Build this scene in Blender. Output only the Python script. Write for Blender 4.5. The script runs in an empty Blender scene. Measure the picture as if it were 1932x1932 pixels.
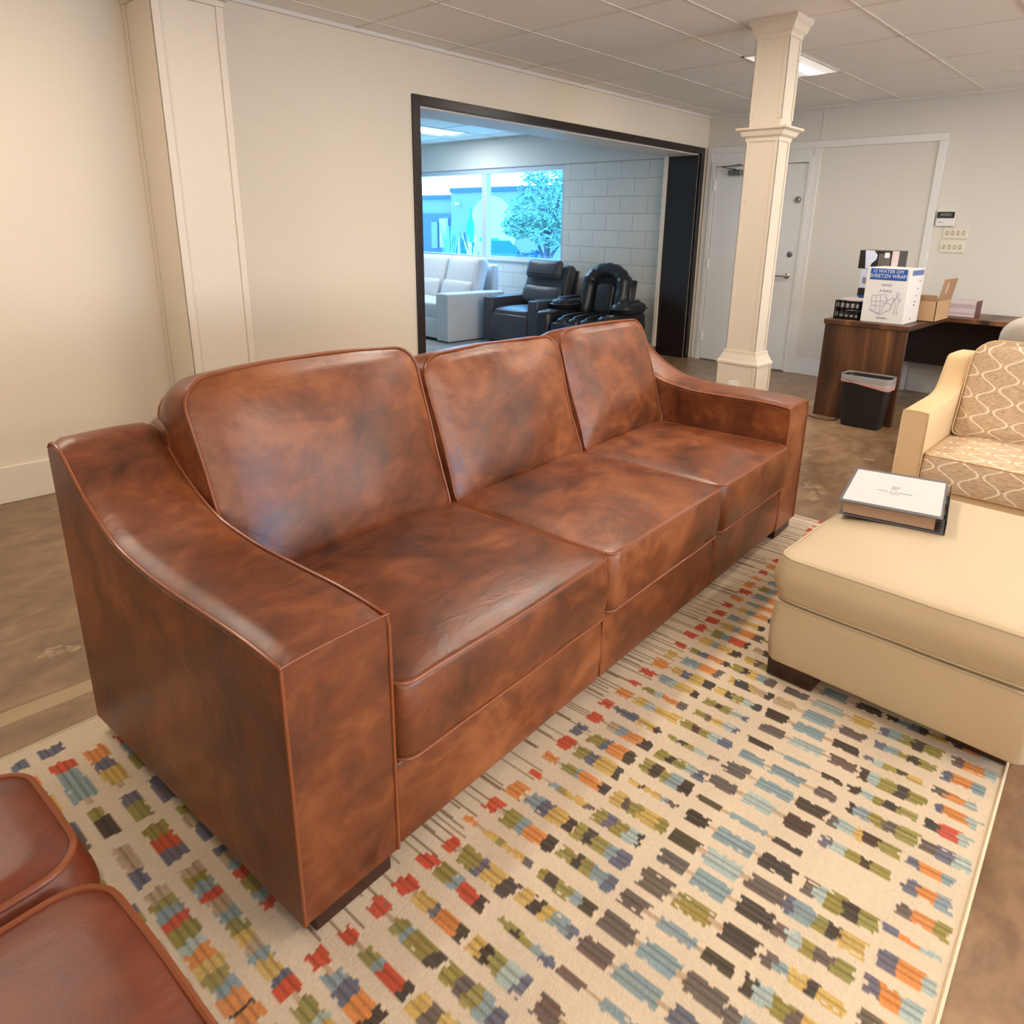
import bpy, bmesh, math, random
import numpy as np
from mathutils import Vector, Matrix, noise
PI = math.pi
random.seed(7)
S = bpy.context.scene
C = S.collection
def col3(r, g, b, a=1.0):                       # sRGB 0..255 -> linear
    f = lambda c: (c/255/12.92) if c/255 <= .04045 else ((c/255+.055)/1.055)**2.4
    return (f(r), f(g), f(b), a)

# ------------------------------------------------------------------ camera
F_PX, YAW, PITCH, ROLL, CX, CY = 1328.1, 0.744145, 0.296183, 0.0221486, 1010.42, 837.40
fw = Vector((math.cos(PITCH)*math.cos(YAW), math.cos(PITCH)*math.sin(YAW), -math.sin(PITCH)))
rt = fw.cross(Vector((0, 0, 1))).normalized(); up = rt.cross(fw)
r2 = rt*math.cos(ROLL)+up*math.sin(ROLL); u2 = up*math.cos(ROLL)-rt*math.sin(ROLL)
cd = bpy.data.cameras.new('camera'); cam = bpy.data.objects.new('camera', cd); C.objects.link(cam)
cam.matrix_world = Matrix(((r2.x, u2.x, -fw.x, 0), (r2.y, u2.y, -fw.y, 0), (r2.z, u2.z, -fw.z, 1.40), (0, 0, 0, 1)))
cd.sensor_fit = 'HORIZONTAL'; cd.sensor_width = 36; cd.lens = F_PX/1932*36
cd.shift_x = -(CX-966)/1932; cd.shift_y = (CY-966)/1932
cd.clip_start = .05; cd.clip_end = 200
S.camera = cam

# ------------------------------------------------------------------ world, exposure
W = bpy.data.worlds.new('sky'); S.world = W; W.use_nodes = True
bg = W.node_tree.nodes['Background']
bg.inputs[0].default_value = (0.13, 0.50, 1.0, 1); bg.inputs[1].default_value = 15
S.view_settings.view_transform = 'Standard'; S.view_settings.look = 'None'
S.view_settings.gamma = 1; S.view_settings.use_curve_mapping = False
S.view_settings.exposure = -0.09

WARM = (1.0, 0.80, 0.58)
def area(name, loc, sx, sy, power, color, rot=(0, 0, 0)):
    l = bpy.data.lights.new(name, 'AREA'); l.shape = 'RECTANGLE'; l.size = sx; l.size_y = sy
    l.energy = power; l.color = color
    o = bpy.data.objects.new(name, l); o.location = loc; o.rotation_euler = rot; C.objects.link(o)
    return o
# troffer positions of the main room: x0, x1, y0, y1, power
TROFF = [(4.98, 5.84, 2.35, 2.71, 24, (1, .90, .78)), (4.36, 5.08, 0.66, 1.01, 24, (1, .90, .78)),
         (-0.5, 0.7, 2.8, 3.3, 28, (1, .84, .66)), (1.2, 2.4, -1.4, -.8, 38, (1, .84, .68)),
         (-1.9, -0.7, -1.4, -.8, 24, (1, .83, .66)), (4.4, 5.6, -1.4, -.8, 36, (1, .90, .78)),
         (2.2, 3.4, 1.7, 2.3, 30, (1, .87, .72)), (1.2, 2.4, -3.9, -3.3, 45, (1, .84, .67)), (5.6, 6.8, -3.9, -3.3, 40, (1, .84, .67))]
ZC = 2.585
for i, (x0, x1, y0, y1, p, c) in enumerate(TROFF):
    area('troffer_lamp', ((x0+x1)/2, (y0+y1)/2, ZC-.012), (x1-x0)*.9, (y1-y0)*.22, p, c)
area('troffer_lamp', (6.1, 7.75, ZC-.012), 1.0, .3, 48, (.70, .86, 1.0))
# added fill lamps along solid wall_right, tilted up to brighten the ceiling
area('ceiling_fill', (-1.2, -4.85, 1.35), 2.6, 1.4, 165, (1.0, .90, .78), (math.radians(118), 0, 0))
area('ceiling_fill', (4.6, -4.85, 1.35), 3.6, 1.4, 205, (1.0, .95, .88), (math.radians(118), 0, 0))
for nm, loc, sx_, sy_, rot in (('window_portal', (7.42, 8.3, 1.56), 4.0, 1.2, (PI/2, 0, PI/2)),):
    pl = area(nm, loc, sx_, sy_, 1, (1, 1, 1), rot); pl.data.cycles.is_portal = True

# ------------------------------------------------------------------ node helpers / materials
def mat(name):
    m = bpy.data.materials.new(name); m.use_nodes = True
    nt = m.node_tree; b = nt.nodes['Principled BSDF']
    return m, nt, b
def N(nt, t, **k):
    n = nt.nodes.new(t)
    for a, v in k.items():
        if a.startswith('i_'): n.inputs[a[2:].replace('_', ' ')].default_value = v
        else: setattr(n, a, v)
    return n
def lk(nt, a, b): nt.links.new(a, b)
def coords(nt, scale=(1, 1, 1), kind='Object'):
    tc = N(nt, 'ShaderNodeTexCoord'); mp = N(nt, 'ShaderNodeMapping'); mp.inputs['Scale'].default_value = scale
    lk(nt, tc.outputs[kind], mp.inputs[0]); return mp.outputs[0]
def ramp(nt, fac, stops, interp='LINEAR'):
    r = N(nt, 'ShaderNodeValToRGB'); r.color_ramp.interpolation = interp
    e = r.color_ramp.elements
    while len(e) < len(stops): e.new(.5)
    for k, (p, c) in enumerate(stops): e[k].position = p; e[k].color = c
    lk(nt, fac, r.inputs[0]); return r.outputs[0]
def noisef(nt, vec, scale, detail=4, rough=.55, dist=0):
    n = N(nt, 'ShaderNodeTexNoise'); n.inputs['Scale'].default_value = scale; n.inputs['Detail'].default_value = detail
    n.inputs['Roughness'].default_value = rough; n.inputs['Distortion'].default_value = dist
    lk(nt, vec, n.inputs['Vector']); return n.outputs[0]
def bump(nt, b, h, strength=.2, dist=.01, chain=None):
    n = N(nt, 'ShaderNodeBump'); n.inputs['Strength'].default_value = strength; n.inputs['Distance'].default_value = dist
    lk(nt, h, n.inputs['Height'])
    if chain is not None: lk(nt, chain, n.inputs['Normal'])
    lk(nt, n.outputs[0], b.inputs['Normal']); return n.outputs[0]
def math_(nt, op, a, b=None, c=None):
    n = N(nt, 'ShaderNodeMath', operation=op)
    for i, v in enumerate((a, b, c)):
        if v is None: continue
        if isinstance(v, (int, float)): n.inputs[i].default_value = v
        else: lk(nt, v, n.inputs[i])
    return n.outputs[0]
def mixc(nt, f, a, b):
    n = N(nt, 'ShaderNodeMix', data_type='RGBA')
    if isinstance(f, (int, float)): n.inputs[0].default_value = f
    else: lk(nt, f, n.inputs[0])
    for i, v in ((6, a), (7, b)):
        if isinstance(v, tuple): n.inputs[i].default_value = v
        else: lk(nt, v, n.inputs[i])
    return n.outputs[2]
def plain(name, c, rough=.5, metal=0, spec=.5, nz=0, nscale=40):
    m, nt, b = mat(name)
    b.inputs['Base Color'].default_value = c; b.inputs['Roughness'].default_value = rough
    b.inputs['Metallic'].default_value = metal; b.inputs['Specular IOR Level'].default_value = spec
    v = coords(nt)
    f = noisef(nt, v, nscale, 3)
    d = tuple(x*.93 for x in c[:3])+(1,)
    lk(nt, mixc(nt, f, d, c), b.inputs['Base Color'])
    if nz: bump(nt, b, f, nz, .004)
    return m
def emis(name, c, s):
    m, nt, b = mat(name); b.inputs['Base Color'].default_value = (.8, .8, .8, 1)
    b.inputs['Emission Color'].default_value = c; b.inputs['Emission Strength'].default_value = s
    return m

def leather(name, dark, mid, light, rough=.36):
    m, nt, b = mat(name); v = coords(nt)
    big = noisef(nt, v, 3.2, 5, .6, .6)
    med = noisef(nt, coords(nt, (1.0, 1.5, 1.5)), 8, 6, .62, .9)
    f = math_(nt, 'ADD', math_(nt, 'MULTIPLY', big, .6), math_(nt, 'MULTIPLY', med, .4))
    c = ramp(nt, f, [(.36, dark), (.50, mid), (.66, light)])
    fine = noisef(nt, v, 70, 4, .6)
    c = mixc(nt, math_(nt, 'MULTIPLY', fine, .28), c, mid)
    lk(nt, c, b.inputs['Base Color'])
    rr = N(nt, 'ShaderNodeMapRange'); rr.inputs[3].default_value = rough-.06; rr.inputs[4].default_value = rough+.12
    lk(nt, med, rr.inputs[0]); lk(nt, rr.outputs[0], b.inputs['Roughness'])
    b.inputs['Specular IOR Level'].default_value = .55
    b.inputs['Coat Weight'].default_value = .07; b.inputs['Coat Roughness'].default_value = .3
    vor = N(nt, 'ShaderNodeTexVoronoi'); vor.inputs['Scale'].default_value = 260; lk(nt, v, vor.inputs['Vector'])
    n1 = bump(nt, b, vor.outputs[0], .05, .001)
    wr = noisef(nt, coords(nt, (1.0, 2.2, 1.3)), 13, 5, .6, 1.5)
    n2 = bump(nt, b, wr, .14, .010, n1)
    return m
M = {}
M['leather'] = leather('cognac_leather', col3(60, 29, 14), col3(110, 56, 26), col3(154, 90, 48))
M['leather2'] = leather('cognac_leather_front', col3(74, 30, 14), col3(102, 44, 20), col3(126, 60, 30), .40)
M['pipe'] = plain('leather_piping', col3(136, 74, 42), .3, nz=.05)
M['cream'] = plain('cream_leather', col3(200, 180, 148), .5, spec=.35, nz=.12, nscale=120)
M['creampipe'] = plain('cream_piping', col3(196, 178, 148), .5)
M['wood_dark'] = plain('dark_wood_foot', col3(52, 28, 16), .35)
M['paint_warm'] = plain('warm_wall_paint', col3(222, 211, 193), .75, spec=.25, nz=.05, nscale=90)
M['paint'] = plain('wall_paint', col3(216, 211, 201), .75, spec=.25, nz=.05, nscale=90)
M['trim'] = plain('trim_paint', col3(224, 215, 200), .5, nz=.03, nscale=60)
M['coltrim'] = plain('column_paint', col3(214, 202, 184), .45)
M['doorpaint'] = plain('door_paint', col3(222, 221, 217), .4)
M['darkframe'] = plain('espresso_wood', col3(32, 22, 20), .32, nz=.1, nscale=20)
M['ceil'] = plain('ceiling_tile', col3(240, 237, 232), .9, spec=.1, nz=.6, nscale=180)
M['tbar'] = plain('ceiling_grid', col3(222, 216, 208), .7)
M['white'] = plain('white_plastic', col3(226, 224, 220), .4)
M['almond'] = plain('almond_plastic', col3(222, 214, 194), .4)
M['black'] = plain('black_plastic', col3(22, 23, 25), .45)
M['metal'] = plain('brushed_nickel', col3(190, 184, 176), .28, metal=1)
M['steel'] = plain('grey_steel', col3(120, 118, 115), .45, metal=.7)
M['glow'] = emis('troffer_glow', (1, .93, .82, 1), 14)
M['lens'] = emis('reflector_glow', (1, .93, .84, 1), .55)  # lamp light on the reflector put in as faint emission
M['darkleather'] = plain('charcoal_leather', col3(72, 74, 80), .38, nz=.25, nscale=30)
M['blackleather'] = plain('black_leather', col3(38, 39, 44), .33, nz=.3, nscale=26)
M['whiteleather'] = plain('white_leather', col3(214, 216, 218), .5, nz=.2, nscale=14)
M['greyfabric'] = plain('grey_fabric', col3(176, 170, 160), .85, nz=.3, nscale=300)
M['beige'] = plain('beige_fabric', col3(214, 184, 142), .85, spec=.2, nz=.25, nscale=320)
M['box_white'] = plain('white_card', col3(226, 222, 218), .6)
M['kraft'] = plain('kraft_card', col3(190, 152, 112), .75, nz=.05)
M['kraft_in'] = plain('kraft_inside', col3(160, 126, 92), .8)
M['blue'] = plain('blue_print', col3(22, 82, 168), .5)
M['inkblue'] = plain('blue_ink', col3(96, 116, 170), .6)
M['ink'] = plain('grey_ink', col3(66, 64, 70), .6)
M['lilac'] = plain('lilac_card', col3(206, 190, 190), .6)
M['lilac2'] = plain('mauve_band', col3(184, 164, 166), .6)
M['maroon'] = plain('maroon_card', col3(96, 56, 58), .6)
M['pack_dark'] = plain('package_black', col3(30, 28, 28), .35)
M['pack_pale'] = plain('package_pale_blue', col3(206, 214, 232), .5)
M['binder'] = plain('grey_binder', col3(92, 92, 96), .35)
M['paper'] = plain('paper', col3(206, 202, 200), .7)
M['pages'] = plain('sample_pages', col3(186, 152, 124), .8)
M['cord'] = plain('cord', col3(96, 62, 48), .5)
M['green_lcd'] = plain('grey_lcd', col3(96, 106, 96), .3)

# floor: stained concrete
m, nt, b = mat('stained_concrete'); M['floor'] = m; v = coords(nt)
n1 = noisef(nt, v, 1.3, 6, .6, .8); n2 = noisef(nt, coords(nt, (1, 1.6, 1)), 7, 8, .65, .5); n3 = noisef(nt, v, 2.2, 9, .72, .3)
c = ramp(nt, math_(nt, 'ADD', math_(nt, 'MULTIPLY', n1, .5), math_(nt, 'MULTIPLY', n2, .5)),
         [(.36, col3(92, 68, 50)), (.5, col3(124, 96, 70)), (.64, col3(152, 122, 92))])
patch = ramp(nt, n3, [(.60, (0, 0, 0, 1)), (.64, (1, 1, 1, 1))])
c = mixc(nt, math_(nt, 'MULTIPLY', patch, .55), c, col3(186, 160, 126))
sx = N(nt, 'ShaderNodeSeparateXYZ'); lk(nt, v, sx.inputs[0])
yy = math_(nt, 'ABSOLUTE', math_(nt, 'SUBTRACT', sx.outputs[1], 2.292))
wob = math_(nt, 'ADD', yy, math_(nt, 'MULTIPLY', math_(nt, 'SUBTRACT', n2, .5), .03))
strip = math_(nt, 'LESS_THAN', wob, .034)
c = mixc(nt, math_(nt, 'MULTIPLY', strip, .7), c, col3(168, 146, 112))
sp = noisef(nt, v, 26, 2, .5); specks = math_(nt, 'GREATER_THAN', sp, .78)
c = mixc(nt, specks, c, col3(216, 200, 170))
lk(nt, c, b.inputs['Base Color'])
lk(nt, ramp(nt, n1, [(.3, (.24, .24, .24, 1)), (.7, (.38, .38, .38, 1))]), b.inputs['Roughness'])


# pale polished floor of the room beyond
m, nt, b = mat('pale_concrete'); M['floor2'] = m; v = coords(nt)
lk(nt, ramp(nt, noisef(nt, v, 3, 6), [(.3, col3(150, 148, 142)), (.7, col3(182, 180, 174))]), b.inputs['Base Color'])
b.inputs['Roughness'].default_value = .22

# painted concrete block
m, nt, b = mat('painted_block'); M['block'] = m
tc = N(nt, 'ShaderNodeTexCoord'); s = N(nt, 'ShaderNodeSeparateXYZ'); cb = N(nt, 'ShaderNodeCombineXYZ')
lk(nt, tc.outputs['Object'], s.inputs[0]); lk(nt, s.outputs[1], cb.inputs[0]); lk(nt, s.outputs[2], cb.inputs[1])
br = N(nt, 'ShaderNodeTexBrick'); lk(nt, cb.outputs[0], br.inputs['Vector'])
br.inputs['Scale'].default_value = 1; br.inputs['Brick Width'].default_value = .40; br.inputs['Row Height'].default_value = .20
br.inputs['Mortar Size'].default_value = .006; br.inputs['Mortar Smooth'].default_value = .4
br.inputs['Color1'].default_value = col3(220, 216, 206); br.inputs['Color2'].default_value = col3(214, 210, 200); br.inputs['Mortar'].default_value = col3(192, 188, 178)
lk(nt, br.outputs[0], b.inputs['Base Color']); b.inputs['Roughness'].default_value = .6
inv = math_(nt, 'SUBTRACT', 1.0, br.outputs['Fac']); bump(nt, b, inv, .6, .006)

# ogee patterned upholstery (object x across, y+z along)
m, nt, b = mat('ogee_upholstery'); M['ogee'] = m
tc = N(nt, 'ShaderNodeTexCoord'); s = N(nt, 'ShaderNodeSeparateXYZ'); lk(nt, tc.outputs['Object'], s.inputs[0])
X = s.outputs[0]; Y = math_(nt, 'ADD', s.outputs[1], s.outputs[2])
Pp, A_, WL = .090, .034, .112
sn = math_(nt, 'MULTIPLY', math_(nt, 'SINE', math_(nt, 'MULTIPLY', Y, 2*PI/WL)), A_)
def fam(off, sign):
    q = math_(nt, 'ADD', math_(nt, 'ADD', X, off+10*Pp), math_(nt, 'MULTIPLY', sn, sign))
    w = math_(nt, 'SUBTRACT', math_(nt, 'MODULO', q, 2*Pp), Pp)
    return math_(nt, 'ABSOLUTE', w)
d = math_(nt, 'MINIMUM', fam(0, 1), fam(Pp, -1))
wv = noisef(nt, coords(nt, (60, 6, 6)), 4, 3)
wv2 = noisef(nt, coords(nt, (10, 160, 160)), 3, 4)
line = math_(nt, 'LESS_THAN', math_(nt, 'ADD', d, math_(nt, 'MULTIPLY', math_(nt, 'SUBTRACT', wv, .5), .003)), .0058)
base = ramp(nt, wv2, [(.35, col3(158, 134, 106)), (.5, col3(196, 168, 136)), (.65, col3(216, 190, 160))])
c = mixc(nt, line, base, col3(236, 218, 194))
lk(nt, c, b.inputs['Base Color']); b.inputs['Roughness'].default_value = .85; b.inputs['Specular IOR Level'].default_value = .2
bump(nt, b, wv2, .3, .003)

# walnut desk
def walnut(name, axis):
    m, nt, b = mat(name); v = coords(nt, axis)
    n = noisef(nt, v, 2.4, 5, .5, .6)
    lk(nt, ramp(nt, n, [(.34, col3(44, 26, 16)), (.5, col3(78, 48, 30)), (.62, col3(108, 70, 42)), (.75, col3(138, 94, 56))]), b.inputs['Base Color'])
    b.inputs['Roughness'].default_value = .4; return m
M['walnut'] = walnut('walnut_vertical', (1, 3.2, .35)); M['walnut_shaded'] = plain('shaded_walnut', col3(44, 28, 20), .5); M['walnut_top'] = walnut('walnut_top', (.4, 3, 1))  # modesty panel walnut darkened to hold the shade under the desk
m, nt, b = mat('rug_wool'); M['rug'] = m
at = N(nt, 'ShaderNodeAttribute', attribute_name='weave'); fz = noisef(nt, coords(nt), 180, 3, .7)
lk(nt, mixc(nt, math_(nt, 'MULTIPLY', fz, .22), at.outputs['Color'], col3(120, 100, 80)), b.inputs['Base Color'])
b.inputs['Roughness'].default_value = .95; b.inputs['Specular IOR Level'].default_value = .1
rib = N(nt, 'ShaderNodeTexWave'); rib.inputs['Scale'].default_value = 90; rib.inputs['Distortion'].default_value = 2; lk(nt, coords(nt), rib.inputs[0])
n1_ = bump(nt, b, fz, .5, .004)
M['binding'] = plain('rug_binding', col3(208, 188, 156), .9, nz=.4, nscale=250)
m, nt, b = mat('bin_liner'); M['liner'] = m
b.inputs['Base Color'].default_value = col3(222, 220, 224); b.inputs['Roughness'].default_value = .25
b.inputs['Transmission Weight'].default_value = .35; b.inputs['Alpha'].default_value = .75
M['linerpink'] = plain('liner_drawstring', col3(206, 150, 146), .5)
m, nt, b = mat('window_glass'); M['glass'] = m
for n_ in list(nt.nodes):
    if n_.type == 'BSDF_PRINCIPLED': nt.nodes.remove(n_)
out = [n_ for n_ in nt.nodes if n_.type == 'OUTPUT_MATERIAL'][0]
tr = N(nt, 'ShaderNodeBsdfTransparent'); tr.inputs[0].default_value = (.96, .985, 1, 1); gl = N(nt, 'ShaderNodeBsdfGlossy'); gl.inputs['Roughness'].default_value = .02
mx = N(nt, 'ShaderNodeMixShader'); mx.inputs[0].default_value = .05
lk(nt, tr.outputs[0], mx.inputs[1]); lk(nt, gl.outputs[0], mx.inputs[2]); lk(nt, mx.outputs[0], out.inputs[0])
# outside
M['ext_brick'] = plain('mural_brick', col3(118, 116, 128), .9, nscale=8)
M['ext_parapet'] = plain('parapet', col3(60, 72, 110), .8)
M['ext_dark'] = plain('shopfront_dark', col3(52, 62, 96), .5)
M['ext_pale'] = plain('mural_pale', col3(176, 190, 184), .9)
M['ext_pale2'] = plain('mural_paler', col3(206, 208, 196), .9)
M['ext_teal'] = plain('mural_teal', col3(24, 160, 148), .9)
M['ext_deep'] = plain('mural_deep', col3(16, 92, 128), .9)
M['ext_white'] = plain('mural_white', col3(226, 226, 216), .9)
M['leaf'] = plain('tree_leaf', col3(112, 146, 128), .7)
M['bark'] = plain('bark', col3(72, 70, 84), .9)
M['gravel'] = plain('gravel', col3(196, 196, 180), .95, nscale=6)
M['grasses'] = plain('agave', col3(110, 150, 120), .8)

# ------------------------------------------------------------------ mesh helpers
def I4(): return Matrix.Identity(4)
def bx(bm, x0, x1, y0, y1, z0, z1, T=None):
    vs = [bm.verts.new((T @ Vector(p)) if T else p) for p in ((x0,y0,z0),(x1,y0,z0),(x1,y1,z0),(x0,y1,z0),(x0,y0,z1),(x1,y0,z1),(x1,y1,z1),(x0,y1,z1))]
    for f in ((0,3,2,1),(4,5,6,7),(0,1,5,4),(1,2,6,5),(2,3,7,6),(3,0,4,7)): bm.faces.new([vs[i] for i in f])
def nb(): return bmesh.new()
def box(*a, T=None):
    bm = nb(); bx(bm, *a, T=T); return bm
def boxes(*L):
    bm = nb()
    for a in L: bx(bm, *a)
    return bm
def smoothall(me):
    me.polygons.foreach_set('use_smooth', [True]*len(me.polygons))
def obj(name, bm, m, parent=None, bevel=0, seg=3, smooth=True, ang=40, sub=0):
    bmesh.ops.recalc_face_normals(bm, faces=bm.faces)
    me = bpy.data.meshes.new(name); bm.to_mesh(me); bm.free()
    o = bpy.data.objects.new(name, me); C.objects.link(o)
    me.materials.append(M[m] if isinstance(m, str) else m)
    if parent: o.parent = parent
    if smooth:
        smoothall(me)
        if not bevel: me.set_sharp_from_angle(angle=math.radians(ang))
    if bevel:
        b = o.modifiers.new('bevel', 'BEVEL'); b.width = bevel; b.segments = seg; b.limit_method = 'ANGLE'; b.angle_limit = math.radians(40); b.harden_normals = True
    if sub:
        b = o.modifiers.new('sub', 'SUBSURF'); b.levels = sub; b.render_levels = sub
    return o
def thing(name, label, cat, loc=(0,0,0), rz=0, group=None):
    o = bpy.data.objects.new(name, None); C.objects.link(o); o.location = loc; o.rotation_euler = (0,0,rz)
    o.empty_display_size = .05
    o['label'] = label; o['category'] = cat
    if group: o['group'] = group
    return o
def tag(o, label, cat, group=None):
    o['label'] = label; o['category'] = cat
    if group: o['group'] = group
    return o
def struct(name, bm, m, parent=None, **k):
    o = obj(name, bm, m, parent, **k)
    if not parent: o['kind'] = 'structure'
    return o
def srt(name, loc=(0,0,0)):
    o = bpy.data.objects.new(name, None); C.objects.link(o); o.location = loc; o['kind'] = 'structure'; return o
def tube(bm, pts, r, closed=False, n=8):
    pts = [Vector(p) for p in pts]; L = len(pts); rings = []; prev = None
    for i, p in enumerate(pts):
        a = pts[(i-1) % L] if (closed or i) else p; b = pts[(i+1) % L] if (closed or i < L-1) else p
        t = (b-a)
        if t.length < 1e-9: t = Vector((0,0,1))
        t.normalize()
        if prev is None:
            q = Vector((0,0,1)) if abs(t.z) < .9 else Vector((1,0,0)); nrm = t.cross(q).normalized()
        else:
            nrm = (prev - t*prev.dot(t))
            nrm = nrm.normalized() if nrm.length > 1e-6 else prev
        prev = nrm; bi = t.cross(nrm)
        rr = r[i] if isinstance(r, (list, tuple)) else r
        rings.append([bm.verts.new(p + nrm*math.cos(2*PI*k/n)*rr + bi*math.sin(2*PI*k/n)*rr) for k in range(n)])
    for i in range(L if closed else L-1):
        A, B = rings[i], rings[(i+1) % L]
        for k in range(n): bm.faces.new((A[k], A[(k+1)%n], B[(k+1)%n], B[k]))
    if not closed:
        bm.faces.new(rings[0][::-1]); bm.faces.new(rings[-1])
def tubeo(name, pts, r, m, parent=None, closed=False, n=8):
    bm = nb(); tube(bm, pts, r, closed, n); return obj(name, bm, m, parent)
def prism(bm, prof, a0, a1, T):
    """prof: list of 2D points; extruded along local x from a0 to a1 : point (x, p, q) -> T"""
    A = [bm.verts.new(T @ Vector((a0, p, q))) for p, q in prof]; B = [bm.verts.new(T @ Vector((a1, p, q))) for p, q in prof]
    n = len(prof)
    for i in range(n): bm.faces.new((A[i], A[(i+1)%n], B[(i+1)%n], B[i]))
    bm.faces.new(A[::-1]); bm.faces.new(B)
def rrect(w, d, R, ns=10, nc=7):
    """closed rounded rectangle outline centred at 0; R = radius or 4 radii (+x+y, -x+y, -x-y, +x-y)"""
    if not isinstance(R, (list, tuple)): R = (R,)*4
    out = []; cs = [(1,1),(-1,1),(-1,-1),(1,-1)]
    cor = []
    for k, (sx_, sy_) in enumerate(cs):
        r = R[k]; cx, cy = sx_*(w/2-r), sy_*(d/2-r); a0 = k*PI/2
        cor.append([(cx+r*math.cos(a0+PI/2*j/nc), cy+r*math.sin(a0+PI/2*j/nc)) for j in range(nc+1)])
    for k in range(4):
        out += cor[k]; a = cor[k][-1]; b = cor[(k+1)%4][0]
        out += [(a[0]+(b[0]-a[0])*j/ns, a[1]+(b[1]-a[1])*j/ns) for j in range(1, ns)]
    return out
def cushion(bm, w, d, h, R=.05, er=.025, crown=.03, bulge=.01, T=None, bcrown=0, lump=.004, seed=0, warp=None, topin=.0):
    """boxed cushion: footprint w x d centred in x,y; z from 0 to h (edge height) with crowned top"""
    T = T or I4(); base = rrect(w, d, R, 14, 6)
    def scaled(ins): return [(x*(1-2*ins/w), y*(1-2*ins/d)) for x, y in base]
    rings = []
    def put(pts, zf):
        rr = []
        for x, y in pts:
            z = zf(x, y) if callable(zf) else zf
            p = Vector((x, y, z))
            if lump:
                q = Vector((x*5+seed*7.3, y*5, z*3)); p.z += lump*noise.noise(q)*(1 if z > h*.5 else .3)
                p += Vector((noise.noise(q+Vector((9,0,0))), noise.noise(q+Vector((0,9,0))), 0))*lump*.6
            if warp: p = Vector(warp(p.x, p.y, p.z))
            rr.append(bm.verts.new(T @ p))
        rings.append(rr)
    def cr(s, x, y):
        u = min(1, abs(2*x/w)); v = min(1, abs(2*y/d))
        return s*(1-u**3.0)*(1-v**3.0)
    for k in range(9, 0, -1):
        f = k/9*.94; put([(x*(1-f), y*(1-f)) for x, y in scaled(er)], lambda x, y: -cr(bcrown, x, y))
    for a in range(0, 4):
        t = a/3*PI/2; put(scaled(er*(1-math.sin(t))), er*(1-math.cos(t)))
    for j in range(1, 7):
        t = j/7; put(scaled(-bulge*math.sin(PI*t)), er+(h-2*er)*t)
    for a in range(0, 4):
        t = a/3*PI/2; put(scaled(er*(1-math.cos(t))+topin), h-er*(1-math.sin(t)))
    for k in range(1, 15):
        f = (k/15)*.985; put([(x*(1-f), y*(1-f)) for x, y in scaled(er+topin)], lambda x, y: h+cr(crown, x, y))
    n = len(base)
    for A, B in zip(rings, rings[1:]):
        for i in range(n): bm.faces.new((A[i], A[(i+1)%n], B[(i+1)%n], B[i]))
    for rr, fl in ((rings[0], True), (rings[-1], False)):
        c0 = bm.verts.new(sum((v.co for v in rr), Vector())/n)
        for i in range(n): bm.faces.new((rr[i], rr[(i+1)%n], c0))
def cush_pipe(bm, w, d, z, R, r=.0045, T=None, ins=0.0, warp=None, lump=.004, seed=0):
    T = T or I4(); pts = []
    for x, y in rrect(w, d, R, 14, 6):
        x *= (1-2*ins/w); y *= (1-2*ins/d); p = Vector((x, y, z))
        if lump:
            q = Vector((x*5+seed*7.3, y*5, z*3)); p += Vector((noise.noise(q+Vector((9,0,0))), noise.noise(q+Vector((0,9,0))), noise.noise(q)))*lump*.6
        if warp: p = Vector(warp(p.x, p.y, p.z))
        pts.append(T @ p)
    tube(bm, pts, r, True, 8)
def Tr(x, y, z): return Matrix.Translation((x, y, z))
def Rx(a): return Matrix.Rotation(a, 4, 'X')
def Ry(a): return Matrix.Rotation(a, 4, 'Y')
def Rz(a): return Matrix.Rotation(a, 4, 'Z')
def copy_tree(o, parent=None):
    c = o.copy(); C.objects.link(c)
    if parent: c.parent = parent
    for ch in list(o.children): copy_tree(ch, c)
    return c
def letters(name, s, size, m, T, parent=None, sx=1.0, depth=.0004):
    cu = bpy.data.curves.new(name, 'FONT'); cu.body = s; cu.size = size; cu.extrude = depth; cu.align_x = 'CENTER'; cu.align_y = 'CENTER'
    t = bpy.data.objects.new('tmp', cu); C.objects.link(t)
    me = bpy.data.meshes.new_from_object(t.evaluated_get(bpy.context.evaluated_depsgraph_get()))
    bpy.data.objects.remove(t)
    me.transform(Matrix.Diagonal((sx, 1, 1, 1))); me.transform(T); me.name = name
    me.materials.clear(); me.materials.append(M[m])
    o = bpy.data.objects.new(name, me); C.objects.link(o); o.parent = parent
    return o

# ------------------------------------------------------------------ setting
YW, XB = 4.262, 7.28
XF, YR, YE, XD = -3.0, -5.0, 11.0, 2.6
struct('floor', box(XF-.1, XB+.15, YR-.1, YW+.39, -.1, 0), 'floor')
struct('floor_beyond', box(XD-.1, XB+.15, YW+.39, YE+.1, -.1, 0), 'floor2')
struct('ceiling', box(XF-.1, XB+.15, YR-.1, YW+.39, ZC, ZC+.1), 'ceil')
struct('ceiling_beyond', box(XD-.1, XB+.15, YW+.39, YE+.1, ZC, ZC+.1), 'ceil')
bm = nb()
xl = [4.35+.745*k for k in range(-9, 4)]; yl = [-4.43, -3.75, -3.07, -2.39, -1.71, -1.03, -.35, .33, 1.01, 1.69, 2.35, 2.71, 3.44, 4.05]
for x in xl: bx(bm, x-.008, x+.008, YR, YW-.02, ZC-.003, ZC+.01)
for y in yl: bx(bm, XF, XB, y-.008, y+.008, ZC-.004, ZC+.01)
for x in (3.2, 3.95, 4.7, 5.45, 6.2, 6.95): bx(bm, x-.009, x+.009, YW+.42, YE, ZC-.004, ZC+.01)
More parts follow.
